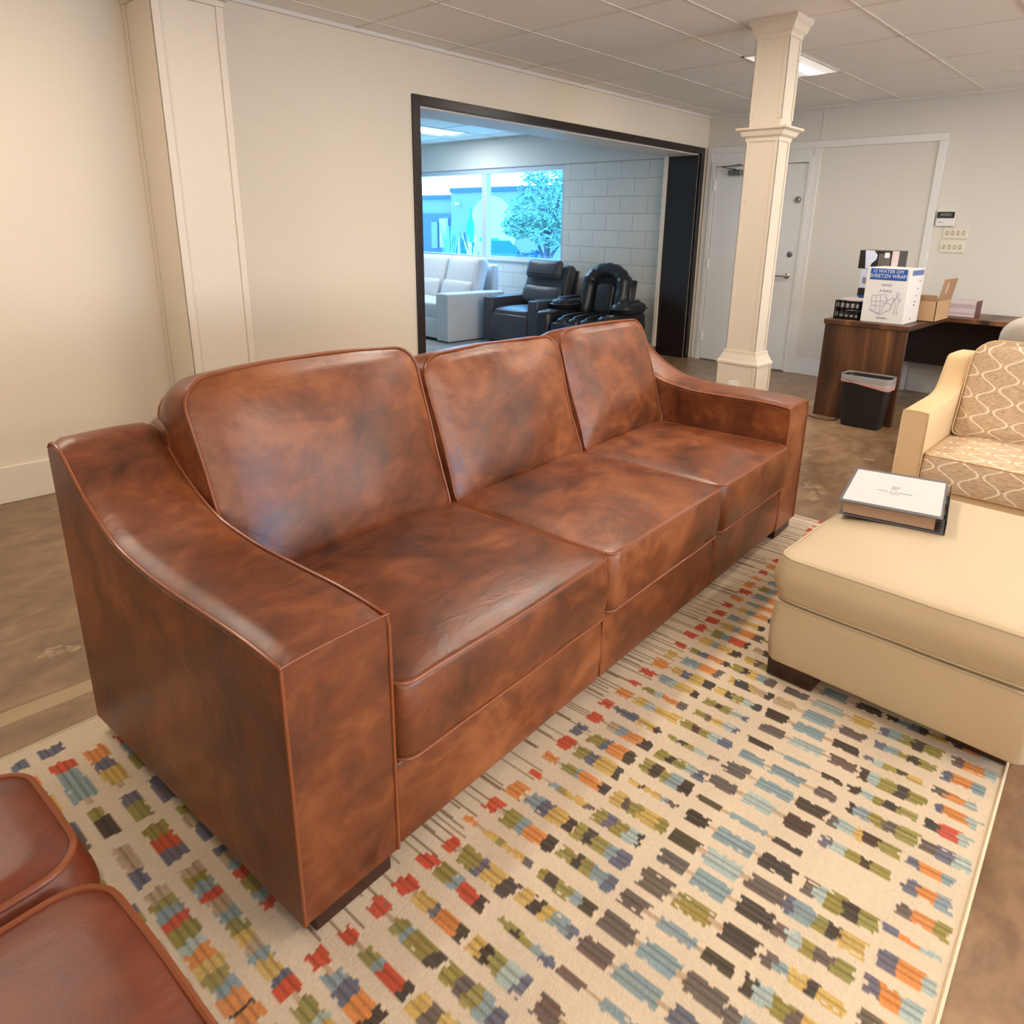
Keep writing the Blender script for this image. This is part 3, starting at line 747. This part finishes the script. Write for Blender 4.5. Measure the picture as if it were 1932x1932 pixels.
# local: x = towards -Y (right in the photo), y = depth (+X)
bp = smooth_prof([(0, .635), (.2, .64), (.40, .645), (.50, .665), (.56, .72), (.61, .79), (.65, .822), (.74, .825), (.88, .82)])
LW = 1.75
arm(0, .115, t, bp, .05, .88, 'beige', 'beige', pr=.003, puff=.004)
arm(LW-.115, LW, t, bp, .05, .88, 'beige', 'beige', pr=.003, puff=.004)
obj('base', box(.115, LW-.115, .02, .86, .05, .285), 'beige', t, bevel=.012)
obj('back_frame', box(.11, LW-.11, .72, .88, .285, .84), 'beige', t, bevel=.04, seg=5)
for a in (.03, LW-.09):
    for b_ in (.03, .80): obj('foot', box(a, a+.06, b_, b_+.06, 0, .06), 'wood_dark', t)
cw = (LW-.23)/2
def local_cushion(name, T, w, d, h, R, er, crown, bul, m, parent, pm=None, seed=0, lump=.004, warp=None):
    bm = nb(); cushion(bm, w, d, h, R, er, crown, bul, None, seed=seed, lump=lump, warp=warp)
    o = obj(name, bm, m, parent); o.matrix_local = T
    if pm:
        bm = nb(); cush_pipe(bm, w, d, h-.004, R, .0038, None, ins=.004, seed=seed, lump=lump, warp=warp); cush_pipe(bm, w, d, .004, R, .0038, None, ins=.004, seed=seed, lump=lump, warp=warp)
        obj('piping', bm, pm, o)
    return o
for k in range(2):
    x = .115+cw*(k+.5)
    local_cushion('seat_cushion', Tr(x, .30, .288), cw-.004, .60, .158, .03, .014, .02, .006, 'ogee', t, 'kraft', k)
    local_cushion('back_cushion', Tr(x, .445, .458) @ Rx(PI/2-math.radians(19)) @ Tr(0, .245, -.17), cw-.006, .50, .17, (.11, .11, .03, .03), .03, .035, .015, 'ogee', t, 'beige', k+5)

# grey chair further back
t = thing('grey_armchair', 'pale grey upholstered chair, just its rounded back showing behind the patterned loveseat', 'armchair', (4.75, .79, 0), -PI/2)
local_cushion('backrest', Tr(.40, .0, .40) @ Rx(PI/2-math.radians(-8)) @ Tr(0, .29, -.14), .80, .58, .14, (.13, .13, .03, .03), .035, .02, .01, 'greyfabric', t)
obj('seat', box(.04, .76, .06, .70, .20, .44), 'greyfabric', t, bevel=.04, seg=4)
for a in (0, .70): obj('arm', box(a, a+.10, .06, .70, .12, .60), 'greyfabric', t, bevel=.035, seg=4)
for a in (.04, .70):
    for b_ in (.08, .62): obj('leg', box(a, a+.05, b_, b_+.05, 0, .22), 'wood_dark', t)

# ------------------------------------------------------------------ desk and things on it
dk = thing('walnut_desk', 'L-shaped dark walnut desk with solid end panel against the back wall', 'desk', (5.68, 2.135, 0))
obj('desktop', box(-.02, .96, -.615, .01, .735, .772), 'walnut_top', dk, bevel=.003)
obj('return_top', box(.961, 1.56, -1.06, .01, .735, .772), 'walnut_top', dk, bevel=.003)
obj('end_panel', box(-.01, .03, -.605, 0, 0, .735), 'walnut', dk, bevel=.003)
obj('modesty_panel', box(1.40, 1.43, -1.04, -.02, .30, .735), 'walnut_shaded', dk)
obj('end_panel', box(1.0, 1.55, -1.055, -1.02, 0, .735), 'walnut', dk)
obj('leg', box(1.22, 1.28, -.16, -.10, 0, .735), 'steel', dk)
obj('leg', box(.92, .96, -.05, -.01, 0, .735), 'steel', dk)
ZD = .773
wb = thing('carton', 'tall white carton with blue banner and line drawing at the front of the desk', 'box', (5.735, 1.593, ZD), 0)
bw, bd, bh = .305, .36, .405   # bw along +y, bd along +x
obj('carton_body', box(0, bd, 0, bw, 0, bh), 'box_white', wb, bevel=.004)
obj('banner', box(-.0012, .0, .02, bw-.025, bh-.088, bh-.006), 'blue', wb)
TF = Tr(-.0022, bw/2, 0) @ Rz(-PI/2) @ Rx(PI/2)
letters('lettering', 'O WATER DM', .034, 'white', TF @ Tr(0, bh-.026, 0), wb, 1.0)
letters('lettering', 'SHEETZN WRAP', .038, 'white', TF @ Tr(0, bh-.060, 0), wb, .92)
letters('lettering', 'GOOD', .024, 'inkblue', TF @ Tr(0, bh-.125, -.001), wb)
letters('lettering', 'A SOLD', .026, 'inkblue', TF @ Tr(0, bh-.168, -.001), wb)
letters('lettering', 'METZGER IN', .014, 'ink', TF @ Tr(0, .036, -.001), wb)
bm = nb()
def ln(pts, r=.0010):
    tube(bm, [TF @ Vector((x, y, -.0012)) for x, y in pts], r, False, 4)
ln([(-.09, .20), (-.09, .10), (-.02, .07), (.02, .16), (.01, .215), (-.09, .20)]); ln([(-.09, .155), (.0, .165), (.06, .19)]); ln([(-.10, .095), (-.02, .06), (.05, .105), (.07, .19)], .0018)
ln([(-.06, .20), (-.055, .09)]); ln([(-.03, .205), (-.02, .07)]); ln([(-.08, .13), (-.01, .12), (.03, .17), (.0, .2)]); ln([(-.02, .15), (.04, .15), (.06, .13)])
ln([(.085, .235), (.078, .215), (.09, .205), (.10, .215), (.095, .235)], .0012); ln([(.088, .205), (.075, .17), (.085, .13), (.078, .075), (.092, .075)]); ln([(.09, .205), (.105, .17), (.098, .13), (.10, .078), (.112, .078)]); ln([(.088, .195), (.06, .17)]); ln([(.10, .19), (.118, .18), (.108, .16)])
obj('line_drawing', bm, 'inkblue', wb)
bm = nb()
bm.free()
for (x, z, l) in ((.25, .31, .03), (.23, .25, .025), (.21, .20, .03), (.20, .155, .035), (.19, .13, .04), (.15, .03, .03)): obj('side_print', box(x, x+l, -.001, 0, z, z+.007), 'ink', wb)
obj('side_banner', box(.05, bd-.03, -.0012, 0, bh-.05, bh-.012), 'inkblue', wb)
# letter trays
bl = thing('tray_stack', 'black two-tier mesh organiser tray on the desk left of the white carton', 'tray', (5.775, 1.925, ZD))
bm = nb()
L_, D_ = .195, .26
for z0 in (0, .072):
    bx(bm, 0, D_, 0, L_, z0, z0+.006)
    for (a, b_, c_, d_) in ((0, D_, 0, .006), (0, D_, L_-.006, L_), (0, .006, 0, L_), (D_-.006, D_, 0, L_)):
        bx(bm, a, b_, c_, d_, z0, z0+.016); bx(bm, a, b_, c_, d_, z0+.054, z0+.068)
    for k in range(6): y = L_*k/5; bx(bm, 0, .007, max(0, y-.007), min(L_, y+.007), z0, z0+.068)
    for k in range(7): x = D_*k/6; bx(bm, max(0, x-.007), min(D_, x+.007), L_-.007, L_, z0, z0+.068); bx(bm, max(0, x-.007), min(D_, x+.007), 0, .007, z0, z0+.068)
obj('tray_lattice', bm, 'black', bl)
bm = nb(); bx(bm, .02, D_-.02, .02, L_-.02, .008, .035); bx(bm, .02, D_-.02, .02, L_-.02, .08, .115); obj('paper_bundle', bm, 'paper', bl)
tag(obj('folder', box(5.80, 6.05, 1.90, 2.10, ZD+.1415, ZD+.150), 'lilac'), 'thin pale pink folder lying on top of the black organiser tray', 'folder')
# packages behind
lp = thing('package', 'white boxed package with barcode standing behind the white carton', 'box', (6.10, 1.80, ZD))
obj('package_body', box(0, .22, 0, .27, 0, .375), 'pack_pale', lp, bevel=.003)
obj('dark_label', box(-.0012, 0, .15, .272, .16, .225), 'pack_dark', lp)
obj('swoosh', box(-.002, -.001, .12, .26, .135, .165), 'blue', lp)
bm = nb()
for k in range(8): bx(bm, -.0012, 0, .21+k*.005, .2125+k*.005, .26, .31)
obj('barcode', bm, 'ink', lp)
up_ = thing('package', 'black and white printed package on top of the stack behind the white carton', 'box', (6.10, 1.80, ZD+.377))
obj('package_body', box(0, .22, 0, .30, 0, .145), 'pack_dark', up_, bevel=.006)
bm = nb()
prof = [(.205, .0), (.20, .04), (.165, .075), (.16, .11), (.19, .143), (.255, .143), (.24, .0)]
prism(bm, prof, -.0018, -.0002, I4()); obj('white_wave', bm, 'pack_pale', up_)
obj('grey_panel', box(-.0014, 0, 0, .05, .002, .143), 'lilac', up_)
obj('label', box(-.0022, -.0003, .07, .105, .09, .13), 'box_white', up_)
obj('window_print', box(-.0012, 0, .06, .15, .002, .12), M['steel'], up_)
# open cardboard carton
kb = thing('cardboard_box', 'open brown cardboard box with raised flap behind the white carton', 'box', (6.13, 1.48, ZD), 0)
kw, kd, kh = .24, .40, .155
obj('box_wall', boxes((0, .005, 0, kw, 0, kh), (kd-.005, kd, 0, kw, 0, kh), (0, kd, 0, .005, 0, kh), (0, kd, kw-.005, kw, 0, kh), (0, kd, 0, kw, 0, .005)), 'kraft', kb)
obj('flap', box(0, kd-.02, 0, .004, 0, .17, T=Tr(.02, 0, kh) @ Rx(math.radians(8))), 'kraft_in', kb)
obj('flap', box(0, .004, 0, kw, 0, .06, T=Tr(0, 0, kh) @ Ry(math.radians(-35))), 'kraft', kb)
obj('flap', box(0, kd-.04, 0, .004, 0, .16, T=Tr(.02, kw, kh) @ Rx(math.radians(-6))), 'kraft_in', kb)
obj('tape', box(.12, .15, -.0015, 0, .06, .14, T=Tr(.02, 0, kh) @ Rx(math.radians(8))), 'lilac', kb)
obj('packing_paper', box(.02, kd-.03, .02, kw-.02, .1, .145), 'pages', kb, bevel=.02)
pk = thing('carton_of_paper', 'low pale pink paper carton against the back wall, right of the cardboard box', 'box', (6.78, 1.345, ZD), 0)
obj('carton_body', box(0, .20, 0, .29, 0, .135), 'lilac', pk, bevel=.003)
obj('stripe', box(-.0012, 0, .002, .288, .07, .105), 'lilac2', pk); obj('stripe', box(-.0012, 0, .002, .288, .02, .035), 'lilac2', pk)
obj('dark_end', box(.0, .2, -.0015, 0, .002, .133), 'maroon', pk)

# waste bin
wbn = thing('waste_bin', 'black plastic wastebasket with clear liner in front of the walnut desk panel', 'bin', (5.565, 1.715, 0))
bm = nb(); rings = []
for s_, z in ((.80, 0), (.82, .01), (.94, .30), (1.0, .372), (1.03, .385), (1.0, .388), (.96, .372), (.80, .02)):
    rings.append([bm.verts.new((x*s_, y*s_, z)) for x, y in rrect(.19, .345, .045, 4, 5)])
n_ = len(rings[0])
for A, B in zip(rings, rings[1:]):
    for i in range(n_): bm.faces.new((A[i], A[(i+1)%n_], B[(i+1)%n_], B[i]))
bm.faces.new(rings[0][::-1]); bm.faces.new(rings[-1]); obj('bin_body', bm, 'black', wbn)
def skirt(name, z0, z1, sc, m, wob):
    bm = nb(); rings = []
    for j in range(7):
        f = j/6; z = z0+(z1-z0)*f
        rings.append([bm.verts.new((x*(sc+.012*noise.noise(Vector((x*30, y*30, f*3)))), y*(sc+.008*noise.noise(Vector((x*30, y*30, 4+f*3)))), z+(wob*(y) if j < 3 else 0))) for x, y in rrect(.19, .345, .045, 8, 5)])
    for A, B in zip(rings, rings[1:]):
        for i in range(len(A)): bm.faces.new((A[i], A[(i+1)%len(A)], B[(i+1)%len(A)], B[i]))
    return obj(name, bm, m, wbn)
skirt('liner', .345, .398, 1.055, 'liner', .10); skirt('drawstring', .330, .350, 1.045, 'linerpink', .14)
tag(tubeo('power_cord', [(5.66, 2.17, .012), (5.61, 2.16, .006), (5.56, 2.13, .005), (5.53, 2.05, .005), (5.53, 1.96, .005), (5.56, 1.925, .005), (5.64, 1.92, .005)], .005, 'cord'), 'thin reddish power cord curling over the floor beside the desk end panel', 'cord')

# keypad and switch plates
kp = thing('alarm_keypad', 'white alarm keypad with dark display on the back wall', 'keypad', (XB, 1.81, 1.50))
obj('housing', box(-.028, -.0005, -.075, .075, 0, .128), 'white', kp, bevel=.006)
obj('display', box(-.031, -.027, -.070, .070, .068, .122), 'black', kp, bevel=.003); obj('lcd', box(-.0325, -.030, -.045, .045, .085, .110), 'green_lcd', kp)
bm = nb(); bx(bm, -.0295, -.0275, .02, .055, .032, .036); obj('print', bm, 'ink', kp)
for (y, z, tilt, lb) in ((1.715, 1.395, 0, 'upper four-switch almond plate under the alarm keypad'), (1.722, 1.275, 0, 'lower four-gang almond wall plate below the other switch plate')):
    sp_ = thing('switch_plate', lb, 'switch plate', (XB, y, z), 0, 'wall plates under the keypad')
    obj('plate', box(-.008, -.0005, -.10, .10, 0, .098), 'almond', sp_, bevel=.003)
    for k in range(4): obj('toggle', box(-.020, -.007, -.066+.044*k-.004, -.066+.044*k+.004, .040, .060, T=None), 'almond', sp_, bevel=.002)
    for k in range(4): obj('switch_slot', box(-.0088, -.0075, -.066+.044*k-.007, -.066+.044*k+.007, .034, .066), 'steel', sp_)

# ------------------------------------------------------------------ ceiling lights
HL = ['recessed ceiling troffer over the cream pilaster', 'recessed ceiling troffer to the right behind the viewer', 'recessed ceiling troffer farthest back behind the viewer',
      'recessed ceiling troffer right of the patterned loveseat', 'recessed ceiling troffer directly above the leather sofa', 'recessed ceiling troffer by the small right-hand shop window', 'recessed ceiling troffer in the far right corner']
TL = ['recessed ceiling troffer with bright tube right behind the cream column', 'recessed ceiling troffer at the right edge of the photo', ]
for i, (x0, x1, y0, y1, p, c) in enumerate(TROFF+[(5.5, 6.7, 7.45, 8.05, 0, None)]):
    lb = TL[i] if i < 2 else ('recessed ceiling troffer in the blue-lit room beyond the opening' if i == len(TROFF) else HL[i-2])
    g = None if (i < 2 or i == len(TROFF)) else 'troffers over the showroom'
    l = thing('ceiling_light', lb, 'ceiling light', ((x0+x1)/2, (y0+y1)/2, ZC), 0, g)
    hx, hy = (x1-x0)/2, (y1-y0)/2
    obj('frame', boxes((-hx, hx, -hy, -hy+.015, -.010, -.001), (-hx, hx, hy-.015, hy, -.010, -.001), (-hx, -hx+.015, -hy, hy, -.010, -.001), (hx-.015, hx, -hy, hy, -.010, -.001)), 'white', l)
    obj('reflector', box(-hx+.015, hx-.015, -hy+.015, hy-.015, -.004, -.001), 'lens', l)
    bm = nb(); prism(bm, [(-hy*.30, -.004), (-hy*.22, -.009), (hy*.22, -.009), (hy*.30, -.004)], -hx+.02, hx-.02, I4()); obj('diffuser', bm, 'glow', l)

# ------------------------------------------------------------------ room beyond: seating
def recliner(name, label, loc, rz, lm, style):
    t = thing(name, label, 'recliner', loc, rz)
    # local: x across, y depth (front at -y)
    w, aw = ((.88, .15) if style == 'theater' else (.98, .20))
    if style == 'theater':
        for s_ in (-1, 1):
            x0 = s_*(w/2-aw/2)
            bm = nb(); cushion(bm, aw, .84, .58, .02, .015, .0, .004, Tr(x0, 0, .03), lump=.002)
            a = obj('arm', bm, lm, t)
            bm = nb(); tube(bm, [(x0, -.30, .611), (x0, -.30, .62)], [.045, .045], False, 20); obj('cup_holder', bm, 'steel', a)
        bm = nb(); cushion(bm, w-2*aw-.01, .66, .20, .06, .03, .03, .01, Tr(0, -.09, .27)); obj('seat_cushion', bm, lm, t)
        bm = nb(); cushion(bm, w-2*aw-.01, .09, .36, .03, .02, 0, .01, Tr(0, -.39, .05)); obj('footrest', bm, lm, t)
        Tb = Tr(0, .20, .42) @ Rx(PI/2-math.radians(16)) @ Tr(0, .32, -.16)
        bm = nb(); cushion(bm, w-2*aw+.10, .64, .17, .05, .03, .03, .012, Tb); obj('backrest', bm, lm, t)
        bm = nb(); cushion(bm, w-2*aw+.04, .26, .06, .06, .03, .03, .012, Tb @ Tr(0, -.12, .17)); obj('lumbar_pad', bm, lm, t)
        bm = nb(); cushion(bm, w-2*aw-.04, .24, .10, .06, .04, .03, .01, Tb @ Tr(0, .23, .20)); obj('headrest_pillow', bm, lm, t)
        obj('back_shell', box(-w/2+aw*.6, w/2-aw*.6, .02, .05, 0, .62, T=Tr(0, .39, .36) @ Rx(math.radians(-12))), lm, t, bevel=.015)
        obj('base', box(-w/2+.05, w/2-.05, -.36, .38, .01, .10), 'black', t)
    else:
        for s_ in (-1, 1):
            x0 = s_*(w/2-aw/2+.02)
            bm = nb(); cushion(bm, aw, .86, .50, .07, .05, .0, .012, Tr(x0, -.02, .03)); a = obj('arm', bm, lm, t)
            bm = nb(); cushion(bm, aw+.05, .52, .14, .09, .06, .03, .02, Tr(x0, .14, .515)); obj('arm_pillow', bm, lm, a)
            bm = nb(); tube(bm, [(x0, -.30, .531), (x0, -.30, .54)], [.045, .045], False, 20); obj('cup_holder', bm, 'metal', a)
        for x in (-.155, 0, .155):
            bm = nb(); cushion(bm, .15, .70, .22, .06, .05, .035, .01, Tr(x, -.10, .25)); obj('seat_channel', bm, lm, t)
        bm = nb(); cushion(bm, w-2*aw-.02, .10, .36, .04, .03, 0, .01, Tr(0, -.42, .05)); obj('footrest', bm, lm, t)
        Tb = Tr(0, .22, .42) @ Rx(PI/2-math.radians(15)) @ Tr(0, .31, -.16)
        bm = nb(); cushion(bm, .66, .66, .14, (.30, .30, .05, .05), .05, .02, .012, Tb); obj('backrest', bm, lm, t)
        # horseshoe roll
        bm = nb(); pts = []
        for k in range(33):
            a = -PI*.18+(PI*1.36)*k/32
            x = .235*math.cos(a); y = .10+.205*math.sin(a)
            if k < 6: x = .235; y = .10-.38*(1-k/6)*.9+.205*math.sin(-PI*.18+(PI*1.36)*6/32)*k/6*.0
            if k > 26: x = -.235; y = .10-.38*((k-26)/6)*.9
            pts.append(Tb @ Vector((x, y, .175+.004*math.sin(k*2.3))))
        tube(bm, pts, [.088+.006*math.sin(k*2.1) for k in range(33)], False, 14); obj('back_roll', bm, lm, t, ang=80)
        bm = nb(); cushion(bm, .26, .44, .07, .08, .03, .03, .01, Tb @ Tr(0, -.06, .13)); obj('back_panel', bm, lm, t)
        obj('back_shell', box(-.28, .28, .02, .05, 0, .55, T=Tr(0, .42, .36) @ Rx(math.radians(-12))), 'black', t, bevel=.02)
        obj('base', box(-w/2+.05, w/2-.05, -.36, .38, .01, .10), 'black', t)
    t.scale = (1, 1, .935)
    return t
recliner('recliner', 'charcoal recliner with headrest pillow and square cup-holder arms beyond the opening', (6.64, 6.25, 0), math.radians(-86), 'darkleather', 'theater')
recliner('recliner', 'black recliner with horseshoe-rolled back and puffy arms beside the block wall', (6.56, 5.19, 0), math.radians(-82), 'blackleather', 'puffy')
# white sectional with its end arm towards us
t = thing('white_sofa', 'white reclining sofa with boxy arm under the window beyond the opening', 'sofa', (5.72, 6.80, 0), -PI/2)
# local x -> -Y ... so the sofa extends to negative x; y -> +X
bm = nb(); cushion(bm, .24, .98, .595, .02, .02, .0, .006, Tr(-.12, .50, .01)); obj('arm', bm, 'whiteleather', t)
for k in range(3):
    x = -.25-.66*(k+.5)
    bm = nb(); cushion(bm, .65, .70, .20, .04, .03, .03, .01, Tr(x, .40, .27), seed=k); obj('seat_cushion', bm, 'whiteleather', t)
    bm = nb(); cushion(bm, .65, .10, .26, .03, .02, 0, .01, Tr(x, .08, .03), seed=k); obj('footrest', bm, 'whiteleather', t)
    Tb = Tr(x, .62, .44) @ Rx(PI/2-math.radians(17)) @ Tr(0, .31, -.20)
    bm = nb(); cushion(bm, .62, .62, .20, .05, .04, .03, .012, Tb, seed=k+3); obj('back_cushion', bm, 'whiteleather', t)
    bm = nb(); cushion(bm, .58, .28, .06, .05, .03, .03, .012, Tb @ Tr(0, -.17, .19), seed=k+3); obj('lumbar_cushion', bm, 'whiteleather', t)
obj('back_frame', box(-2.22, -.26, 1.02, 1.14, .05, .93), 'whiteleather', t, bevel=.03)
obj('base', box(-2.22, -.24, .10, 1.02, .04, .27), 'whiteleather', t)

# ------------------------------------------------------------------ outside
struct('ground_outside', box(XB+.15, 45, -10, 60, -.35, -.05), 'gravel')
bd_ = thing('mural_building', 'low building with painted desert mural seen through the window', 'building', (20, 0, 0))
obj('brick_wall', box(0, 6, 14, 23.43, -.1, 2.82), 'ext_brick', bd_)
obj('parapet', box(-.06, 6, 14, 23.45, 2.75, 2.92), 'ext_parapet', bd_)
obj('wing_wall', box(.6, 6, 23.43, 34, -.1, 2.62), 'ext_brick', bd_)
obj('wing_parapet', box(.5, 6, 23.45, 34, 2.55, 2.70), 'ext_parapet', bd_)
obj('shopfront', box(.5, .59, 23.5, 34, -.1, 1.95), 'ext_dark', bd_)
obj('shop_panel', box(.44, .49, 24.2, 24.75, .55, 1.75), 'ext_pale', bd_); obj('shop_panel', box(.44, .49, 24.9, 25.3, .5, 1.6), 'ext_brick', bd_)
def flat(name, pts, x, m, parent, th=.02):
    bm = nb(); prism(bm, pts, x-th, x, I4()); return obj(name, bm, m, parent, smooth=False)
def ell(cy, cz, ry, rz, n=28): return [(cy+ry*math.cos(2*PI*k/n), cz+rz*math.sin(2*PI*k/n)) for k in range(n)]
flat('mural_hill', ell(21.0, 1.30, 1.35, 1.30), 0, 'ext_pale', bd_); flat('mural_sun', ell(21.30, 1.55, .28, .42), -.022, 'ext_pale2', bd_)
flat('mural_bird', [(22.26, 1.95), (22.33, 1.75), (22.47, 1.55), (22.48, 1.2), (22.36, .95), (22.22, .72), (22.1, .82), (22.02, 1.2), (22.04, 1.6), (22.15, 1.85), (22.14, 2.05), (22.2, 2.14), (22.3, 2.1)], 0, 'ext_teal', bd_, .03)
flat('mural_robe', [(22.46, .95), (22.66, 0.25), (21.6, .25), (21.85, .62), (22.05, .85)], 0, 'ext_deep', bd_, .025)
flat('mural_bird_bib', [(22.36, .85), (22.28, .62), (22.12, .55), (22.16, .8)], -.03, 'ext_white', bd_)
for y, z in ((23.25, 1.05), (22.92, 1.25), (22.6, 1.2), (22.74, .95), (23.1, .8)): flat('mural_agave', [(y+.10, .25), (y+.03, z), (y-.03, z), (y-.08, .25)], -.03, 'ext_pale' if z > 1.2 else 'ext_deep', bd_)
flat('mural_band', [(20.6, .90), (20.6, 1.02), (21.72, 1.02), (21.72, .90)], -.02, 'ext_teal', bd_)
flat('mural_shrub', [(21.3, .25), (21.25, .7), (21.0, .92), (20.0, .95), (19.5, .6), (19.6, .25)], -.03, 'ext_deep', bd_)
lt = obj('wall_lamp', box(-.25, -.1, 22.80, 22.92, 2.26, 2.36), 'ext_white', bd_)
# tree
def leafy(name, label, cat, loc, blobs, n, sz, seed, mt='leaf'):
    t = thing(name, label, cat, loc); r = random.Random(seed); bm = nb()
    for k in range(n):
        cx, cy, cz, rx_, ry_, rz_ = r.choice(blobs)
        while True:
            p = Vector((r.uniform(-1, 1), r.uniform(-1, 1), r.uniform(-1, 1)))
            if p.length < 1: break
        p = p*(p.length**-.3 if p.length > .01 else 1)
        c_ = Vector((cx+p.x*rx_, cy+p.y*ry_, cz+p.z*rz_))
        d1 = Vector((r.gauss(0, 1), r.gauss(0, 1), r.gauss(0, .6))).normalized(); d2 = d1.cross(Vector((r.gauss(0, 1), r.gauss(0, 1), r.gauss(0, 1)))).normalized()
        L = sz*r.uniform(.7, 1.4)
        vs = [bm.verts.new(c_+d1*L), bm.verts.new(c_+d2*L*.3+d1*L*.2), bm.verts.new(c_-d1*L*.8), bm.verts.new(c_-d2*L*.3+d1*L*.2)]
        bm.faces.new(vs)
    obj('foliage', bm, mt, t, smooth=False); return t
t = leafy('tree', 'broad leafy tree outside the right-hand window pane', 'tree', (13, 11.75, 0),
          [(0, -.15, 2.2, .8, .85, .9), (0, .45, 1.75, .7, .75, .5), (0, .1, 2.9, .6, .55, .7), (0, -.7, 1.9, .6, .7, .6), (0, .85, 1.45, .5, .5, .3), (0, -.2, 1.3, .6, .6, .35)], 4600, .075, 4)
bm = nb()
tube(bm, [(0, .0, -.06), (.02, .02, .6), (0, -.03, 1.2), (.03, .02, 2.2)], [.09, .075, .07, .03], False, 8)
for a, b_, c_ in ((.7, 1.7, .5), (-.8, 1.7, .6), (.3, 2.4, .9), (-.4, 2.5, 1.0)): tube(bm, [(0, 0, c_), (.05, a*.5, (b_+c_)/2), (.1, a, b_)], [.05, .035, .015], False, 6)
obj('trunk', bm, 'bark', t)
def spiky(label, loc, n, h, seed, mt):
    t = thing('agave_plant', label, 'plant', loc); r = random.Random(seed); bm = nb()
    for k in range(n):
        a = r.uniform(0, 2*PI); l = h*r.uniform(.6, 1); sp_ = r.uniform(.05, .35)
        tube(bm, [(0, 0, 0), (math.cos(a)*sp_*.5, math.sin(a)*sp_*.5, l*.6), (math.cos(a)*sp_, math.sin(a)*sp_, l)], [.04, .03, .004], False, 5)
    obj('leaves', bm, mt, t); return t
spiky('tall spiky plant outside the left window pane, leftmost', (13.5, 15.9, -.06), 26, 1.75, 3, 'grasses')
spiky('short spiky plant outside the left window pane, beside the mullion', (13.5, 14.9, -.06), 14, 1.35, 6, 'ext_pale2')
leafy('hedge', 'low dense shrub outside beneath the tree', 'shrub', (14.5, 13.6, 0), [(0, 0, .38, .5, .9, .45)], 900, .09, 9, 'ext_deep')
